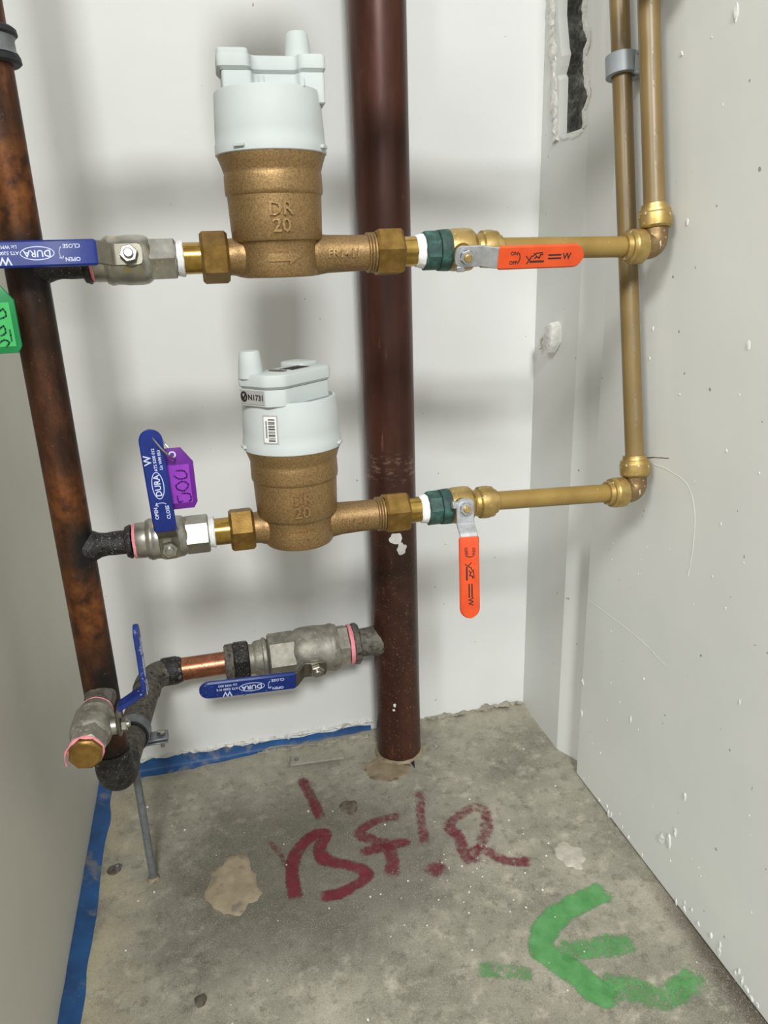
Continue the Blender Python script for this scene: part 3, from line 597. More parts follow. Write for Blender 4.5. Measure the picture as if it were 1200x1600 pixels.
# rubber-lined clamp at the top of the riser
cl = thing('riser_clamp', 'grey rubber-lined pipe clamp around the top of the left riser', 'pipe clamp', (RXX, RY, 0.828))
for a, b in ((-0.0120, -0.0055), (0.0055, 0.0115)):
    m = MB(); m.lathe([(a, RR + 0.0002), (a, RR + 0.0045), (a + 0.0015, RR + 0.0062), (b - 0.0015, RR + 0.0058), (b, RR + 0.0040), (b, RR + 0.0002)], (0, 0, 0), (0, 0, 1), 36, False); obj('rubber_lining', m, M['rubber'], cl)
m = MB(); m.lathe([(-0.0056, RR + 0.0002), (-0.0056, RR + 0.0050), (-0.003, RR + 0.0036), (0.003, RR + 0.0034), (0.0056, RR + 0.0044), (0.0056, RR + 0.0002)], (0, 0, 0), (0, 0, 1), 36, False); obj('steel_band', m, M['galv'], cl)
m = MB(); m.lathe([(RR + 0.003, 0.004), (-RXX * 0 + 0.0765, 0.004)], (0, 0, 0), (-1, 0, 0), 14); obj('standoff_rod', m, M['galv'], cl)

# ------------------------------------------------------------------ branch from the riser foot to the low valve
br = thing('branch_pipe', 'sooty copper branch pipe turning back from the riser foot to the low valve', 'pipe', (RXX, RY, 0))
A = V(0, 0, 0.243); B = V(0, 0, 0.2085); Cc = V(0.019, 0.2385, 0.184); Dd = V(0.0555, 0.2385, 0.184)
leg = (Cc - B).normalized()
path = [A, V(0, 0, 0.236)] + bend(A, B, Cc, 0.021, 8) + [B + leg * 0.030]
m = MB(); P = path; m.tube(P, [0.0166] + [0.0178] + [0.0178] * (len(P) - 3) + [0.0172], 32).jitter(0.0005, 260); obj('foot_elbow', m, M['char'], br)
m = MB(); P = [B + leg * t for t in (0.0285, 0.08, 0.14, 0.20)]; m.tube(P, 0.0160, 32); obj('leg_pipe', m, M['char_grey'], br)
P = [Cc - leg * 0.048] + bend(B, Cc, Dd, 0.030, 8) + [Dd - V(0.003, 0, 0), Dd]
m = MB(); m.tube(P, [0.0168] * (len(P) - 1) + [0.0160], 32).jitter(0.0008, 240); obj('back_elbow', m, M['char_grey'], br)
m = MB(); m.lathe([(0, 0.0170), (0.004, 0.0184), (0.018, 0.0178), (0.0225, 0.0165), (0.026, 0.0150)], Dd - V(0.024, 0, 0), (1, 0, 0), 30, False).jitter(0.0011, 260); obj('solder_collar', m, M['char'], br)
m = MB(); m.lathe([(-0.002, 0.0149), (0.058, 0.0149)], Dd, (1, 0, 0), 36); obj('copper_length', m, M['copper_clean'], br)
# rod-mounted clamp under the branch
lc = B + leg * 0.088 + V(RXX, RY, 0)
rod = thing('clamp_stand', 'grey steel rod on the floor carrying a clamp around the sooty branch pipe', 'pipe support', (lc.x - 0.003, lc.y - 0.0, 0))
o0 = V(0.003, 0, lc.z)
m = MB(); m.lathe([(-0.008, 0.0162), (-0.008, 0.0192), (0.008, 0.0192), (0.008, 0.0162)], o0, leg, 40, False); obj('clamp_band', m, M['galv'], rod)
m = MB(); m.lathe([(-0.0105, 0.0162), (-0.0105, 0.0180), (-0.008, 0.0186), (0.008, 0.0186), (0.0105, 0.0180), (0.0105, 0.0162)], o0, leg, 40, False); obj('rubber_lining', m, M['rubber'], rod)
for dz in (-0.0022, 0.0022):
    m = MB(); m.box((0.0150, -0.0085, lc.z - 0.0105 + dz - 0.0011), (0.0395, 0.0085, lc.z - 0.0105 + dz + 0.0011), 0.0006); obj('clamp_ear', m, M['galv'], rod)
m = MB(); m.lathe([(-0.012, 0.0022), (0.006, 0.0022)], (0.0325, 0, lc.z - 0.0105), (0, 0, 1), 12); m.hexa(0.004, 0.0085, 0.0048, (0.0325, 0, lc.z - 0.0105), (0, 0, 1), 0.0006); obj('clamp_bolt', m, M['steel'], rod)
m = MB(); m.lathe([(0.0, 0.0044), (lc.z - 0.018, 0.0044)], (0, 0, 0), (0, 0, 1), 18); obj('rod', m, M['galv'], rod)
m = MB(); m.lathe([(0.0, 0.0075), (0.0025, 0.0065), (0.004, 0.0046)], (0, 0, 0), (0, 0, 1), 16, False).jitter(0.0006, 200); obj('rod_foot', m, M['mud'], rod)

# ------------------------------------------------------------------ ball valves
def rotz(theta): return Matrix.Rotation(theta, 3, 'Z')
def put_print(mb, s_, w_, h_, R, rot=0.0):
    r2 = Matrix.Rotation(rot, 3, 'Z')
    mb.map(lambda p: R @ (r2 @ p + V(s_, w_, h_))); return mb
def blue_lever(parent, theta, k, stem_h, matg, hk=1.0, ss=0.0):
    R = rotz(theta); t0 = stem_h
    top = t0 + 0.0125 * k * hk
    st = [(-0.0095, t0, 0.55), (-0.0085, t0, 0.9), (-0.006, t0, 1.0), (0.0095 + ss, t0, 1.0), (0.0125 + ss, t0 + 0.001, 1.0), (0.0205 + ss * 1.8, top - 0.001, 1.0), (0.0235 + ss * 1.8, top, 1.0), (0.030 + ss * 1.8, top, 1.0)]
    st = [(a * k, h, w) for a, h, w in st]
    lv = MB(); lv.strip(st, 0.0024 * k, 0.0082 * k); lv.map(lambda p: R @ p); lever = obj('lever', lv, M['lever_steel'], parent)
    g = [(0.0225, top - 0.0006, 0.97), (0.0232, top, 1.0), (0.06, top, 1.0)] if not ss else [(0.0128 + ss, t0 + 0.002, 0.97), (0.0205 + ss * 1.8, top - 0.0012, 1.0), (0.0240 + ss * 1.8, top, 1.0), (0.06, top, 1.0)]
    for a in (0, 15, 30, 45, 60, 72, 82, 88): g.append((0.0985 + 0.0092 * math.sin(math.radians(a)), top, 0.02 + 0.98 * math.cos(math.radians(a))))
    g = [(a * k, h, w) for a, h, w in g]
    gm = MB(); gm.strip(g, 0.0046 * k, 0.0092 * k, 0.0013 * k); gm.map(lambda p: R @ p); grip = obj('grip', gm, matg, lever); grip['label'] = 'blue vinyl grip'
    ht = top + 0.0023 * k + 0.00005; W = M['print_white']
    for body, sz, s_, w_ in (('OPEN', 0.0040, 0.0380, 0.0046), ('CLOSE', 0.0040, 0.0380, -0.0046), ('DURA', 0.0068, 0.0615, 0.0), ('ATS 5200 012', 0.0033, 0.0832, -0.0006), ('Lic WM 053', 0.0033, 0.0828, -0.0048), ('W', 0.0080, 0.0832, 0.0046)):
        tm = text(body, sz * k, 0.0003); put_print(tm, s_ * k, w_ * k, ht, R); obj('lettering', tm, W, grip, smooth=False)
    an = annulus(0.0116 * k, 0.0048 * k, 0.0006 * k); put_print(an, 0.0615 * k, 0, ht, R); obj('logo_oval', an, W, grip, smooth=False)
    ar = line2d([(x * k, y * k) for x, y in arc2d(0.0405, 0.0, 0.0062, -38, 38)], 0.0006 * k); ar.add(line2d([(0.0442 * k, 0.0024 * k), (0.0449 * k, 0.0042 * k), (0.0468 * k, 0.0034 * k)], 0.0006 * k).v, line2d([(0.0442 * k, 0.0024 * k), (0.0449 * k, 0.0042 * k), (0.0468 * k, 0.0034 * k)], 0.0006 * k).f)
    put_print(ar, 0, 0, ht, R); obj('arrow_mark', ar, W, grip, smooth=False)
    return lever
def stem_parts(parent, k, r0, stem_h, nut_m):
    m = MB(); m.lathe([(r0 * 0.8, 0.0085 * k), (r0 + 0.004 * k, 0.0080 * k), (r0 + 0.005 * k, 0.0068 * k), (stem_h - 0.0012 * k, 0.0064 * k)], (0, 0, 0), (0, 0, 1), 24); obj('stem_boss', m, M['nickel'] if k < 1.3 else M['nickel_dusty'], parent)
    m = MB(); m.hexa(stem_h + 0.0012 * k, stem_h + 0.0062 * k, 0.0068 * k, (0, 0, 0), (0, 0, 1), 0.0007 * k, 0.2); nut = obj('lever_nut', m, nut_m, parent)
    m = MB(); m.lathe([(stem_h + 0.004 * k, 0.0036 * k), (stem_h + 0.0082 * k, 0.0036 * k), (stem_h + 0.0088 * k, 0.0029 * k)], (0, 0, 0), (0, 0, 1), 16); obj('stem_end', m, nut_m, nut)
def blue_valve(name, label, loc, Mx, theta, k=1.0, mt='nickel', lk=1.0, lever_gap=0.0, tape0=True, hk=1.0, ss=0.0, twohex=False):
    t = thing(name, label, 'ball valve', loc, Mx)
    X = (1, 0, 0); mm = M[mt]
    m = MB(); m.lathe([(a * k, r * k) for a, r in [(-0.0205, 0.0150), (-0.0200, 0.0172), (-0.0182, 0.0178), (-0.0170, 0.0186), (-0.0145, 0.0186), (-0.0135, 0.0180), (-0.0080, 0.0182), (-0.004, 0.0188), (0.006, 0.0188), (0.0105, 0.0182), (0.0130, 0.0168), (0.0150, 0.0150)]], (0, 0, 0), X, 40); obj('body', m, mm, t)
    m = MB()
    if twohex: m.hexa(-0.0290 * k, -0.0195 * k, 0.0168 * k, (0, 0, 0), X, 0.001 * k)
    else: m.lathe([(a * k, r * k) for a, r in [(-0.0290, 0.0120), (-0.0290, 0.0150), (-0.0280, 0.0157), (-0.0195, 0.0157)]], (0, 0, 0), X, 36)
    obj('end_socket', m, mm, t)
    m = MB(); m.hexa(0.0128 * k, 0.0338 * k, 0.0172 * k, (0, 0, 0), X, 0.0012 * k, 0.12); obj('hex_end', m, mm, t)
    sh = 0.0262 * k + lever_gap
    stem_parts(t, k if k < 1.3 else lk, 0.0182 * k, sh, M['steel'] if mt == 'nickel' else M['nickel'])
    blue_lever(t, theta, lk, sh, M['blue'] if mt == 'nickel' else M['blue_dirty'], hk, ss)
    if tape0:
        m = MB(); m.lathe([(-0.0312 * k, 0.012 * k), (-0.0312 * k, 0.0150 * k), (-0.0300 * k, 0.0156 * k), (-0.0288 * k, 0.0152 * k), (-0.0288 * k, 0.012 * k)], (0, 0, 0), X, 30, False).jitter(0.0005, 260, loc[0] * 30); obj('thread_tape', m, M['tape_pink'], t)['label'] = 'pink thread tape'
    return t
I3 = Matrix.Identity(3)
def facing(tilt_deg): return Matrix.Rotation(math.radians(90 + tilt_deg), 3, 'X')
v1 = blue_valve('ball_valve', 'nickel ball valve left of the upper meter, blue lever pointing left', (-0.0427, RY, Z1), facing(-9), math.radians(180))
v2 = blue_valve('ball_valve', 'nickel ball valve left of the lower meter, blue lever standing upright', (-0.0417, RY, Z2), facing(2), math.radians(91.5))
v4 = blue_valve('ball_valve', 'large dusty ball valve low on the back wall, blue lever hanging left', (0.1045, SY, LZ), cols(V(-1, 0, 0), V(0, 0.17, -0.985), V(0, -0.985, -0.17)), math.radians(-3), 1.72, 'nickel_dusty', 1.38, -0.006, False, 1.0, twohex=True)
m = MB(); m.lathe([(-0.0553, 0.02), (-0.0553, 0.0262), (-0.0530, 0.0274), (-0.0500, 0.0268), (-0.0500, 0.02)], (0, 0, 0), (1, 0, 0), 36, False).jitter(0.0005, 200); obj('thread_tape', m, M['tape_pink'], v4)['label'] = 'pink thread tape'
v5 = blue_valve('ball_valve', 'dusty drain valve pointing forward off the riser, brass plugged, blue lever up', (RXX - 0.002, RY - 0.0575, 0.305), cols(V(-0.03, -1, 0).normalized(), V(0, 0, -1), V(1, -0.03, 0).normalized()), math.radians(-90), 0.92, 'nickel_dusty', 0.86, -0.001, True, 2.3, 0.0085)
m = MB(); m.hexa(0.0312, 0.0375, 0.0138, (0, 0, 0), (1, 0, 0), 0.0012, 0.3, n=8); m.lathe([(0.0375, 0.0118), (0.0382, 0.0112)], (0, 0, 0), (1, 0, 0), 24); obj('brass_plug', m, M['brass_rough'], v5)['label'] = 'brass plug in the open end'
m = MB(); m.lathe([(0.0300, 0.012), (0.0304, 0.0138), (0.0316, 0.0142), (0.0328, 0.0136), (0.0334, 0.012)], (0, 0, 0), (1, 0, 0), 26, False).jitter(0.0010, 200, 2.0); obj('thread_tape', m, M['tape_pink'], v5)['label'] = 'pink thread tape'
m = MB(); P = catmull([(0.0325, -0.010, -0.0085), (0.0345, -0.004, -0.0150), (0.0350, 0.004, -0.0160), (0.0340, 0.010, -0.0165)], 0.002); m.tube(P, 0.0006, 8).jitter(0.0008, 200); obj('loose_tape', m, M['tape_pink'], v5)

# compression coupling between the copper branch and the low valve
cp = thing('pipe_coupling', 'blackened crusty coupling nut between the copper branch and the low dusty valve', 'pipe coupling', (0, SY, LZ))
m = MB(); m.lathe([(-0.010, 0.0150), (-0.010, 0.0215), (-0.008, 0.0235), (0.001, 0.0240), (0.002, 0.0225)], (0, 0, 0), (1, 0, 0), 30, False).jitter(0.0010, 170); obj('sleeve', m, M['char_grey'], cp)
m = MB(); m.hexa(0.001, 0.0215, 0.0278, (0, 0, 0), (1, 0, 0), 0.002, 0.1).jitter(0.0010, 150); obj('nut', m, M['char'], cp)
m = MB(); m.lathe([(0.0215, 0.0150), (0.0215, 0.0195), (0.0275, 0.0195), (0.0275, 0.0215), (0.031, 0.0235), (0.0385, 0.0235), (0.040, 0.0255), (0.0435, 0.0255), (0.0458, 0.0225)], (0, 0, 0), (1, 0, 0), 34, False).jitter(0.0006, 200); obj('tail_ring', m, M['nickel_dusty'], cp)

# ------------------------------------------------------------------ brass unions with thread tape
def union(label, x_nut0, x_nut1, x_t0, x_t1, x_tape0, x_tape1, z, seed):
    xm = (x_nut0 + x_nut1) / 2; t = thing('pipe_union', label, 'pipe union', (xm, RY, z)); X = (1, 0, 0)
    m = MB(); m.hexa(x_nut0 - xm, x_nut1 - xm, 0.0202, (0, 0, 0), X, 0.0022, 0.0 + seed); obj('nut', m, M['brass_rough'], t)
    m = MB(); m.lathe([(x_t0 - xm, 0.0122), (x_t1 - xm, 0.0122)], (0, 0, 0), X, 36); obj('tail_piece', m, M['tail_brass'], t)
    a, b = min(x_tape0, x_tape1) - xm, max(x_tape0, x_tape1) - xm
    r0, r1 = (0.0128, 0.0142) if x_tape0 < x_tape1 else (0.0142, 0.0130)
    m = MB(); m.lathe([(a, 0.0105), (a, r0 - 0.0006)] + [(a + (b - a) * k / 8, r0 + (r1 - r0) * k / 8 + 0.0003 * (k % 2)) for k in range(1, 8)] + [(b, r1 - 0.0006), (b, 0.0105)], (0, 0, 0), X, 30, False).jitter(0.0007, 240, seed * 9); obj('thread_tape', m, M['tape_white'], t)['label'] = 'white thread tape'
    return t
un = []
for z, w in ((Z1, 'upper'), (Z2, 'lower')):
    un.append(union('brass union nut on the left side of the %s meter' % w, 0.0102, 0.0320, -0.0040, 0.0110, -0.0088, -0.0030, z, 0.08 if w == 'upper' else 0.35))
    un.append(union('brass union nut on the right side of the %s meter' % w, 0.1535, 0.1770, 0.1765, 0.1915, 0.1888, 0.1960, z, 0.4 if w == 'upper' else 0.25))

# ------------------------------------------------------------------ push-fit valves with orange levers
def orange_valve(label, z, tilt, theta):
    t = thing('ball_valve', label, 'ball valve', (0.2262, RY, z), facing(tilt)); X = (1, 0, 0); c = 0.2262
    m = MB(); m.hexa(0.1960 - c, 0.2090 - c, 0.0168, (0, 0, 0), X, 0.0008, 0.1, n=8); m.lathe([(0.2085 - c, 0.0150), (0.2090 - c, 0.0168), (0.2150 - c, 0.0172), (0.2185 - c, 0.0172), (0.2195 - c, 0.0160)], (0, 0, 0), X, 34); obj('threaded_socket', m, M['patina'], t)['label'] = 'green corroded socket'
    m = MB(); m.lathe([(a - c, r) for a, r in [(0.2180, 0.0150), (0.2188, 0.0168), (0.2230, 0.0176), (0.2345, 0.0178), (0.2385, 0.0172), (0.2410, 0.0150), (0.2428, 0.0126), (0.2470, 0.0124)]], (0, 0, 0), X, 40); obj('body', m, M['brass_collar'], t, 14)
    m = MB(); m.lathe([(a - c, r) for a, r in [(0.2440, 0.0110), (0.2445, 0.0126), (0.2475, 0.0134), (0.2490, 0.0154), (0.2545, 0.0160), (0.2580, 0.0158), (0.2600, 0.0152), (0.2625, 0.0150), (0.2630, 0.0124), (0.2665, 0.0120), (0.2670, 0.0100)]], (0, 0, 0), X, 40); obj('push_fit_collar', m, M['brass_collar'], t, 14)
    R = rotz(theta); sh = 0.0248
    m = MB(); m.lathe([(0.0135, 0.0092), (0.0205, 0.0088), (0.0225, 0.0070), (sh, 0.0065)], (0, 0, 0), (0, 0, 1), 22); obj('stem_boss', m, M['brass_rough'], t)
    st = [(-0.0098, sh, 0.30), (-0.0090, sh, 0.66), (-0.0065, sh, 0.96), (-0.004, sh, 1.0), (0.0135, sh, 1.0), (0.0155, sh + 0.0006, 1.0), (0.0215, sh + 0.0072, 1.0), (0.0245, sh + 0.0088, 1.0), (0.034, sh + 0.0090, 1.0)]
    lv = MB(); lv.strip(st, 0.0028, 0.0086); lv.map(lambda p: R @ p); lever = obj('lever', lv, M['zinc'], t); lever['label'] = 'zinc lever with stop tabs'
    tab = MB(); tab.box((-0.0075, -0.0125, sh - 0.0042), (-0.0005, -0.0078, sh + 0.0014), 0.0006); tab.map(lambda p: R @ p); obj('stop_tab', tab, M['zinc'], lever)
    g = [(0.0262, sh + 0.0086, 0.96), (0.0268, sh + 0.0090, 1.0), (0.06, sh + 0.0090, 1.0)]
    for a in (0, 15, 30, 45, 60, 72, 82, 88): g.append((0.0935 + 0.0095 * math.sin(math.radians(a)), sh + 0.0090, 0.02 + 0.98 * math.cos(math.radians(a))))
    gm = MB(); gm.strip(g, 0.0050, 0.0096, 0.0013); gm.map(lambda p: R @ p); grip = obj('grip', gm, M['orange'], lever); grip['label'] = 'orange vinyl grip'
    ht = sh + 0.0090 + 0.0025 + 0.00005; K = M['print_black']
    for body, sz, s_, w_ in (('ON', 0.0042, 0.0385, 0.0036), ('OFF', 0.0042, 0.0382, -0.0040), ('W', 0.0074, 0.0868, 0.0)):
        tm = text(body, sz, 0.0003); put_print(tm, s_, w_, ht, R); obj('lettering', tm, K, grip, smooth=False)
    ar = line2d(arc2d(0.0375, 0.0, 0.0064, -42, 42), 0.0007); put_print(ar, 0, 0, ht, R); obj('arrow_mark', ar, K, grip, smooth=False)
    lg = MB()
    for pts, w in (([(0.0505, -0.0048), (0.0535, -0.0008), (0.0545, 0.0014)], 0.0009), ([(0.0495, 0.0012), (0.0520, -0.0016)], 0.0008), ([(0.0535, -0.0034), (0.0655, -0.0034)], 0.0016), ([(0.0552, 0.0008), (0.0585, 0.0034), (0.0640, 0.0038)], 0.0008), ([(0.0572, -0.0010), (0.0590, 0.0006), (0.0615, -0.0006), (0.0625, 0.0022), (0.0645, 0.0024)], 0.0010), ([(0.0560, 0.0036), (0.0585, 0.0016)], 0.0007)):
        q = line2d(pts, w); lg.add(q.v, q.f)
    put_print(lg, 0, 0, ht, R); obj('bird_logo', lg, K, grip, smooth=False)
    for w_ in (0.0015, -0.0013):
        q = MB(); s0 = 0.0700
        while s0 < 0.0815:
            L = random.choice((0.0009, 0.0012, 0.0015)); p = line2d([(s0, w_), (s0 + L, w_)], 0.0013); q.add(p.v, p.f); s0 += L + 0.0007
        put_print(q, 0, 0, ht, R); obj('small_print', q, K, grip, smooth=False)
    m = MB(); m.lathe([(sh + 0.0014, 0.0078), (sh + 0.0020, 0.0078), (sh + 0.0022, 0.0060)], (0, 0, 0), (0, 0, 1), 24, False); m.hexa(sh + 0.0014, sh + 0.0050, 0.0062, (0, 0, 0), (0, 0, 1), 0.0006, 0.3); nut = obj('lever_nut', m, M['zinc'], t)
    m = MB(); m.lathe([(sh + 0.003, 0.0034), (sh + 0.0072, 0.0034), (sh + 0.0077, 0.0028)], (0, 0, 0), (0, 0, 1), 14); obj('stem_end', m, M['brass_collar'], nut)
    return t
o1 = orange_valve('push-fit ball valve right of the upper meter, orange lever pointing right', Z1, 13, 0.0)
o2 = orange_valve('push-fit ball valve right of the lower meter, orange lever hanging down', Z2, -10, math.radians(-92.5))

# ------------------------------------------------------------------ tan pipes and elbows on the right
EX = 0.4205; PU = V(0, 0.20, 1).normalized()
def pipe_thing(label, a, b, r, mt, prints=0):
    a, b = Vector(a), Vector(b); t = thing('water_pipe', label, 'pipe', a); d = b - a; n = 14
    m = MB(); m.tube([d * (k / n) for k in range(n + 1)], r, 32); obj('pipe', m, mt, t)
    if prints:
        dz = d.normalized(); L = d.length
        side = V(-0.25, -0.95, 0); side = (side - dz * side.dot(dz)).normalized(); tg = dz.cross(side)
        for q in range(prints):
            s0 = 0.030 + q * 0.068
            if s0 + 0.04 > L: break
            mm = MB(); k = 0.0
            while k < 0.032:
                if k in (0.0,) or k > 0.0305: w = 0.0016
                else: w = random.choice((0.0030, 0.0024, 0.0032))
                if 0.002 < k < 0.006 or 0.027 < k < 0.0305: k += 0.0012; continue
                pts = []
                for (u, s_) in ((-w / 2, 0), (w / 2, 0), (w / 2, 0.0008), (-w / 2, 0.0008)):
                    ang = u / r; pts.append(dz * (s0 + k + s_) + (side * math.cos(ang) + tg * math.sin(ang)) * (r + 0.00012))
                mm.add(pts, [(0, 1, 2, 3)]); k += 0.0013
            obj('pipe_print', mm, M['pex_print'], t, smooth=False)
    return t
def elbow(label, c, din, dup):
    c = Vector(c); t = thing('push_fit_elbow', label, 'pipe elbow', c); din = Vector(din).normalized(); dup = Vector(dup).normalized()
    P = [-din * 0.0160] + bend(-din * 0.02, V(0, 0, 0), dup * 0.02, 0.0105, 9) + [dup * 0.0180]
    m = MB(); m.tube(P, [0.0118] + [0.0115] * (len(P) - 2) + [0.0118], 32); obj('body', m, M['bronze_elbow'], t)
    for ax, L0 in ((-din, 0.0125), (dup, 0.0155)):
        m = MB(); m.lathe([(L0, 0.0105), (L0, 0.0132), (L0 + 0.0020, 0.0150), (L0 + 0.0060, 0.0153), (L0 + 0.0125, 0.0153), (L0 + 0.0140, 0.0146), (L0 + 0.0165, 0.0143), (L0 + 0.0170, 0.0124), (L0 + 0.0190, 0.0120), (L0 + 0.0212, 0.0118), (L0 + 0.0215, 0.0096)], (0, 0, 0), ax, 38); obj('push_fit_collar', m, M['brass_collar'], t, 14)
    return t
r_ = 0.0092
E1 = V(EX, RY, 0.6806); E2 = V(EX, RY, 0.4436)
for E_, z, w in ((E1, Z1, 'upper'), (E2, Z2, 'lower')):
    a = V(0.2672, RY, z); d = (E_ - a).normalized()
    pipe_thing('horizontal tan pipe running from the %s orange-lever valve to the right wall' % w, a, E_ - d * 0.0330, r_, M['pex'])
    elbow('brass push-fit elbow ending the %s tan pipe at the right wall' % w, E_, d, PU)
pipe_thing('vertical tan pipe rising from the upper elbow', E1 + PU * 0.0365, E1 + PU * 0.62, 0.0096, M['pex_brown'], 5)
pipe_thing('long vertical tan pipe rising from the lower elbow behind the upper one', E2 + PU * 0.0365, E2 + PU * 0.86, r_, M['pex_brown'], 8)
# grey clip holding the long pipe to the right wall
cz = E2 + PU * 0.4085
cp_ = thing('pipe_clip', 'grey plastic pipe clip fixing the long tan pipe to the right wall', 'pipe clip', cz)
m = MB(); k = 26; sec = []
for i in range(k + 1):
    a = math.radians(-35 - 250 * i / k); sec.append((math.cos(a), math.sin(a)))
vs_ = []; fs_ = []
xa = V(1, 0, 0); ya = PU.cross(xa).normalized()
for (ca, sa) in sec:
    for rr, tt in ((0.0098, -0.0090), (0.0150, -0.0090), (0.0150, 0.0090), (0.0098, 0.0090)): vs_.append((xa * ca + ya * sa) * rr + PU * tt)
for i in range(k):
    for j in range(4): fs_.append((4 * i + j, 4 * i + (j + 1) % 4, 4 * (i + 1) + (j + 1) % 4, 4 * (i + 1) + j))
fs_ += [(0, 1, 2, 3), tuple(4 * k + j for j in (3, 2, 1, 0))]
m.add(vs_, fs_); obj('clip_ring', m, M['clip_grey'], cp_)
m = MB(); m.box((0.0102, -0.0165, -0.0105), (0.0196, 0.0125, 0.0105), 0.0012); obj('clip_base', m, M['clip_grey'], cp_)
m = MB(); m.box((0.004, -0.0215, -0.0105), (0.0196, -0.0165, -0.0075), 0.0007); m.box((0.004, -0.0215, 0.0065), (0.0196, -0.0165, 0.0095), 0.0007); m.box((0.004, -0.0178, -0.0098), (0.0196, -0.0160, 0.0090), 0.0004); obj('clip_rail', m, M['clip_grey'], cp_)
# snapped plastic clip left on the grey return
sc_ = thing('broken_clip', 'broken white clip stub stuck on the grey wall return', 'broken clip', (XA, -0.056, 0.573), Matrix.Scale(1.25, 3))
m = MB(); m.prism([(-0.012, -0.012), (-0.002, -0.014), (0.006, -0.004), (0.006, 0.013), (0.0, 0.016), (-0.010, 0.010)], -0.001, 0.011, 0.0012, cols(V(0, -1, 0), V(0, 0, 1), V(-1, 0, 0)).to_4x4() @ Matrix.Translation((0.010, 0.003, 0))).jitter(0.0022, 110, 3.0); obj('torn_block', m, M['plaster'], sc_)
m = MB(); m.torus((-0.004, 0.012, -0.005), (-1, -0.3, 0), 0.0075, 0.0018, 18, 8, 0.3, 4.6).jitter(0.0007, 150); obj('snapped_hook', m, M['plaster'], sc_)

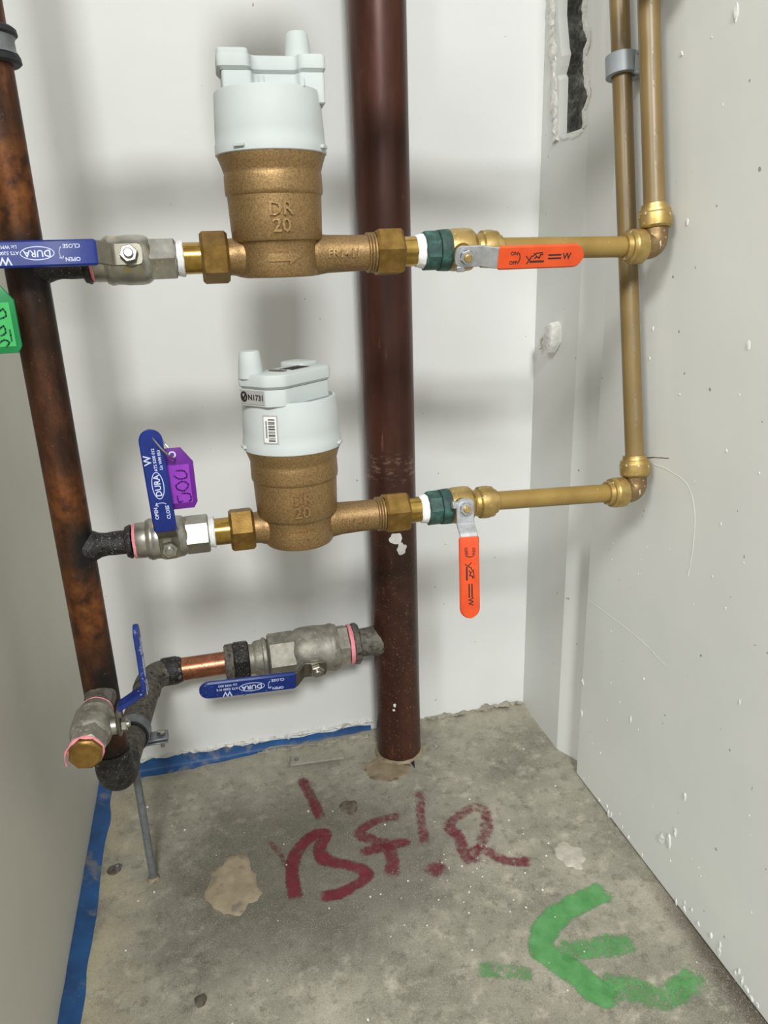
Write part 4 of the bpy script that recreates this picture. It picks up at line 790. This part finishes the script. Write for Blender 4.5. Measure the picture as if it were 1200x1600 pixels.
# ------------------------------------------------------------------ water meters
CAPR = [(0.0738, 0.0434), (0.0815, 0.0434), (0.0825, 0.0428), (0.1175, 0.0406)]
def cap_r(z): return 0.0428 + (0.0406 - 0.0428) * (z - 0.0825) / 0.035
def curved(ang, w, z0, z1, lift, n=6, th=0.0004):
    m = MB(); vs_ = []; fs_ = []
    for k in range(n + 1):
        a = math.radians(ang) + (k / n - 0.5) * w / 0.0415
        for z in (z0, z1): r = cap_r(z) + lift; vs_.append((r * math.sin(a), -r * math.cos(a), z))
    for k in range(n): fs_.append((2 * k, 2 * k + 2, 2 * k + 3, 2 * k + 1))
    return m.add(vs_, fs_)
def meter(label, z, head_rot, nub, labels):
    t = thing('water_meter', label, 'water meter', (0.0725, RY, z))
    prof = [(-0.0168, 0.0275), (-0.0160, 0.0305), (-0.0140, 0.0318), (-0.004, 0.0322), (0.0085, 0.0322), (0.0105, 0.0330), (0.0112, 0.0352), (0.0130, 0.0364), (0.030, 0.0370), (0.0445, 0.0374), (0.0456, 0.0385), (0.0480, 0.0389), (0.0560, 0.0387), (0.0598, 0.0386), (0.0612, 0.0382), (0.0630, 0.0388), (0.0670, 0.0400), (0.0735, 0.0424), (0.0760, 0.0424)]
    m = MB(); m.lathe(prof, (0, 0, 0), (0, 0, 1), 72); body = obj('body', m, M['bronze'], t)
    m = MB(); m.lathe([(0.022, 0.0164), (0.0300, 0.0164), (0.0330, 0.0156), (0.0360, 0.0145), (0.0390, 0.0142), (0.0418, 0.0142)], (0, 0, 0), (-1, 0, 0), 34); obj('inlet', m, M['bronze'], t)
    m = MB(); m.lathe([(0.022, 0.0166), (0.0305, 0.0166), (0.0340, 0.0160), (0.0400, 0.0151), (0.060, 0.0145), (0.0735, 0.0144), (0.0742, 0.0162), (0.0752, 0.0162), (0.0757, 0.0150), (0.0767, 0.0162), (0.0777, 0.0162), (0.0782, 0.0150), (0.0792, 0.0162), (0.0805, 0.0162)], (0, 0, 0), (1, 0, 0), 34); outlet = obj('outlet', m, M['bronze'], t)
    for body_t, zt in (('DR', 0.0335), ('20', 0.0215)):
        tm = text(body_t, 0.0142, 0.0020); R0 = 0.0380 if body_t == 'DR' else 0.0376
        tm.map(lambda p: ((R0 + p.z) * math.sin(p.x / R0), -(R0 + p.z) * math.cos(p.x / R0), zt + p.y)); obj('raised_lettering', tm, M['bronze'], body, 30)
    ar = MB(); ar.prism([(-0.0125, -0.0030), (0.0035, -0.0030), (0.0035, -0.0056), (0.0130, 0.0), (0.0035, 0.0056), (0.0035, 0.0030), (-0.0125, 0.0030)], -0.0004, 0.0009, 0.0003)
    # cut the arrow finely enough to wrap round the drum
    ar2 = MB()
    for (xa, xb, ya, yb_) in [(-0.0125 + 0.002 * i, -0.0125 + 0.002 * (i + 1), 0.0030, 0.0030) for i in range(8)] + [(0.0035 + 0.0019 * i, 0.0035 + 0.0019 * (i + 1), 0.0056 * (1 - i / 5), 0.0056 * (1 - (i + 1) / 5)) for i in range(5)]:
        ar2.prism([(xa, -ya), (xb, -max(yb_, 0.0001)), (xb, max(yb_, 0.0001)), (xa, ya)], -0.0004, 0.0010)
    R1 = 0.0322; ar2.map(lambda p: ((R1 + p.z) * math.sin((p.x + 0.001) / R1), -(R1 + p.z) * math.cos((p.x + 0.001) / R1), -0.0015 + p.y)); obj('flow_arrow', ar2, M['bronze'], body, smooth=False)
    tm = text('FR1411', 0.0090, 0.0020); R2 = 0.0154
    tm.map(lambda p: (0.0520 + p.x, -(R2 + p.z) * math.cos(p.y / R2), (R2 + p.z) * math.sin(p.y / R2))); obj('raised_lettering', tm, M['bronze'], outlet, 30)
    # plastic cap
    m = MB(); m.lathe([(0.0738, 0.036)] + [(0.0738, 0.0428), (0.0744, 0.0435), (0.0812, 0.0433), (0.0822, 0.0427), (0.0900, 0.0424), (0.1165, 0.0406), (0.1178, 0.0400), (0.1178, 0.0380), (0.1150, 0.0374), (0.1150, 0.010)], (0, 0, 0), (0, 0, 1), 72, False); cap = obj('cap', m, M['cap_white'], t)
    for ang in ((-38, 60) if not labels else (-78, 62)):
        q = curved(ang, 0.0085, 0.0775, 0.0805, 0.0022); q2 = MB()
        a = math.radians(ang); Mt = Matrix.Translation((0.0430 * math.sin(a), -0.0430 * math.cos(a), 0.0775)) @ Matrix.Rotation(a, 4, 'Z'); q2.box((-0.0045, -0.0026, -0.001), (0.0045, 0.001, 0.0016), 0.0005, Mt); obj('cap_tab', q2, M['cap_white'], cap)
    # electronics module on top
    hd = Matrix.Rotation(head_rot, 4, 'Z')
    def rnd(poly, r=0.004, n=4):
        out = []; N = len(poly)
        for i in range(N): out += [tuple(q) for q in bend(poly[i - 1], poly[i], poly[(i + 1) % N], r, n)]
        return out
    poly = [(-0.0365, -0.021), (-0.013, -0.021), (-0.0105, -0.009), (0.0225, -0.009), (0.0255, -0.017), (0.0445, -0.017), (0.0445, 0.014), (0.034, 0.026), (-0.026, 0.027), (-0.037, 0.014)]
    low = [(x * (0.97 if x > 0 else 0.92), y * 0.96) for x, y in poly]
    m = MB(); m.prism(rnd(low, 0.003), 0.1152 if labels else 0.1085, 0.1296, 0.0008, hd); mod = obj('radio_module', m, M['cap_white'], t)
    m = MB(); m.prism(rnd(poly, 0.0045), 0.1300, 0.1420, 0.0022, hd); lid = obj('module_lid', m, M['cap_white'], mod)
    m = MB(); m.prism(rnd([(x * 0.96, y * 0.96) for x, y in [(-0.0375, -0.0215), (-0.0135, -0.0215), (-0.0135, 0.006), (-0.0375, 0.006)]], 0.004), 0.138, 0.1442, 0.0012, hd); obj('lid_boss', m, M['cap_white'], mod)
    m = MB(); m.lathe([(0.138, 0.0108), (0.150, 0.0096), (0.1585, 0.0084), (0.1598, 0.0072)], hd @ V(nub[0], nub[1], 0), (0, 0, 1), 30); obj('antenna_nub', m, M['cap_white'], mod)
    for (x, y) in ((0.024, -0.031), (-0.006, -0.037)):
        m = MB(); m.box((x - 0.002, y - 0.0015, 0.1165), (x + 0.002, y + 0.0015, 0.1225), 0.0006, hd); obj('clip_lug', m, M['cap_white'], mod)
    if labels:
        # barcode sticker on the cap
        cu = curved(-31, 0.0135, 0.0845, 0.1085, 0.0003); st = obj('barcode_sticker', cu, M['label_grey'], cap, angle=80)
        cu = curved(-31, 0.0112, 0.0858, 0.1073, 0.0005); obj('sticker_face', cu, M['label_white'], st, angle=80)
        zz = 0.0868; bars = MB()
        while zz < 0.1058:
            h = random.choice((0.0004, 0.0007, 0.0011)); q = curved(-29.0, 0.0058, zz, zz + h, 0.0007); bars.add(q.v, q.f); zz += h + random.choice((0.0004, 0.0006, 0.0009))
        obj('barcode_bars', bars, M['print_black'], st, smooth=False)
        dg = MB(); zz = 0.0898
        while zz < 0.1038: q = curved(-35.5, 0.0016, zz, zz + 0.0006, 0.0007, 3); dg.add(q.v, q.f); zz += 0.0011
        obj('sticker_digits', dg, M['print_black'], st, smooth=False)
        # approval mark and number on the module side
        xs = 0.0433
        def side(p): return hd @ V(xs + p.z, p.x, p.y)
        m = MB(); m.box((-0.0150, 0.1172, 0.0), (0.0118, 0.1290, 0.0006), 0.0002); m.map(side); sl = obj('number_sticker', m, M['label_grey'], mod, smooth=False)
        tm = text('N1731', 0.0064, 0.0003); tm.map(lambda p: side(p + V(0.0028, 0.1230, 0.0008))); obj('lettering', tm, M['print_black'], sl, smooth=False)
        m = annulus(0.0036, 0.0044, 0.0016); m.map(lambda p: side(p + V(-0.0105, 0.1234, 0.0008))); obj('tick_mark', m, M['print_black'], sl, smooth=False)
        m = line2d([(-0.0124, 0.1238), (-0.0108, 0.1216), (-0.0082, 0.1264)], 0.0012); m.map(lambda p: side(p + V(0, 0, 0.0009))); obj('tick_mark', m, M['print_black'], sl, smooth=False)
        # printed panel on the lid
        m = MB()
        for r0 in range(7):
            x0 = -0.012
            while x0 < 0.010:
                L = random.uniform(0.0015, 0.005); q = line2d([(x0, -0.004 + r0 * 0.0021), (x0 + L, -0.004 + r0 * 0.0021)], 0.0012); m.add(q.v, q.f); x0 += L + 0.0014
        m.map(lambda p: hd @ (p + V(0, 0.006, 0.1421))); obj('lid_print', m, M['print_black'], lid, smooth=False)
        m = MB(); m.prism([(0.019 + 0.0048 * math.cos(2 * PI * k / 20), 0.006 + 0.0095 * math.sin(2 * PI * k / 20)) for k in range(20)], 0.1420, 0.1423, 0, hd); obj('lid_emblem', m, M['rust_stain'], lid, smooth=False)
    return t
mt1 = meter('upper bronze water meter with plain white cap and module turned away', Z1, math.radians(-2), (0.026, 0.003), False)
mt2 = meter('lower bronze water meter with barcode sticker on its white cap', Z2, math.radians(180 + 42), (0.0355, -0.0085), True)

# ------------------------------------------------------------------ tags
def key_tag(name, label, hole, top_c, w, h, y, tint, hang, scribble):
    t = thing(name, label, 'tag', (top_c[0], y, top_c[1]))
    out = [(-w * 0.22, 0), (w * 0.22, 0), (w * 0.5, -h * 0.24), (w * 0.5, -h * 0.9), (w * 0.40, -h), (-w * 0.40, -h), (-w * 0.5, -h * 0.9), (-w * 0.5, -h * 0.24)]
    out = out[::-1]
    F = cols(V(1, 0, 0), V(0, 0, 1), V(0, -1, 0)).to_4x4()
    m = MB(); m.prism(out, -0.0014, 0.0014, 0.0005, F); obj('holder', m, M[tint], t)
    m = MB(); m.prism([(-w * 0.38, -h * 0.90), (w * 0.38, -h * 0.90), (w * 0.38, -h * 0.27), (-w * 0.38, -h * 0.27)], 0.0010, 0.0017, 0.0, F); ins = obj('insert', m, M[tint + '_label'], t, smooth=False)
    m = MB(); m.lathe([(0.0012, 0.0018), (0.0012, 0.0030), (0.0018, 0.0030), (0.0018, 0.0018)], (0, 0, -h * 0.10), (0, -1, 0), 18, False); obj('eyelet', m, M['print_white'], t)
    for pts in scribble:
        q = line2d([(a * w, b * h) for a, b in catmull2(pts)], 0.0011); q.map(lambda p: F @ (p + V(0, 0, 0.0019))); obj('handwriting', q, M[tint + '_ink'], ins, smooth=False)
    a = V(top_c[0], y, top_c[1] - h * 0.10); b = Vector(hang); c = (a + b) / 2; dd = (b - a); ax = dd.cross(V(0, 1, 0)).normalized()
    m = MB(); m.torus(c - V(top_c[0], y, top_c[1]), ax, dd.length / 2 + 0.0024, 0.0008, 30, 8); obj('split_ring', m, M['steel'], t)
    return t
def catmull2(pts): return [(p.x, p.y) for p in catmull([(a, b) for a, b in pts], 0.06)]
key_tag('key_tag', 'purple key tag hanging from the upright blue lever', None, (-0.0298, 0.5375), 0.0315, 0.0520, -0.3262, 'purple', (-0.0425, -0.3330, 0.5500),
        [[(0.05, -0.36), (0.26, -0.38), (0.30, -0.48), (0.10, -0.50), (-0.02, -0.44)], [(0.0, -0.60), (0.16, -0.54), (0.32, -0.60), (0.20, -0.70), (0.02, -0.66), (0.0, -0.60)], [(0.12, -0.74), (0.32, -0.76), (0.34, -0.86), (0.28, -0.88)], [(0.0, -0.78), (0.02, -0.88), (0.12, -0.87)]])
key_tag('key_tag', 'green key tag hanging at the left edge from the blue lever', None, (-0.1425, 0.6700), 0.0310, 0.0500, -0.3262, 'green', (-0.1400, -0.3330, 0.6860),
        [[(0.10, -0.42), (0.24, -0.36), (0.28, -0.46), (0.12, -0.50)], [(0.05, -0.66), (0.18, -0.60), (0.20, -0.70), (0.08, -0.74)], [(0.02, -0.84), (0.14, -0.80), (0.24, -0.84), (0.16, -0.90)], [(0.30, -0.66), (0.30, -0.82)]])

# ------------------------------------------------------------------ a third meter row just above the picture, whose shadow falls on the back wall
UP = V(0, 0, Z3 - Z1)
for src, lab in ((mt1, 'topmost bronze water meter, above the upper one'), (v1, 'topmost nickel ball valve on the riser with blue lever'), (un[0], 'brass union nut left of the topmost meter'), (un[1], 'brass union nut right of the topmost meter'), (o1, 'topmost push-fit ball valve with orange lever')):
    c = copy_tree(src, None, UP); c['label'] = lab
pipe_thing('topmost horizontal tan pipe running to the right wall', (0.2672, RY, Z3), (0.3875, RY, Z3), r_, M['pex'])
elbow('topmost brass push-fit elbow at the right wall', (EX, RY, Z3), (1, 0, 0), PU)

GROUPS = {'ball valve': 'ball valves on the pipework', 'water meter': 'water meters in the rows', 'pipe union': 'brass union nuts beside the meters', 'pipe elbow': 'push-fit elbows at the right wall', 'tag': 'key tags on the blue levers', 'plaster patch': 'plaster patches on the floor'}
for o in COL.objects:
    if o.get('category') in GROUPS: o['group'] = GROUPS[o['category']]
    if o.name.startswith('water_pipe'): o['group'] = 'tan water pipes on the right'
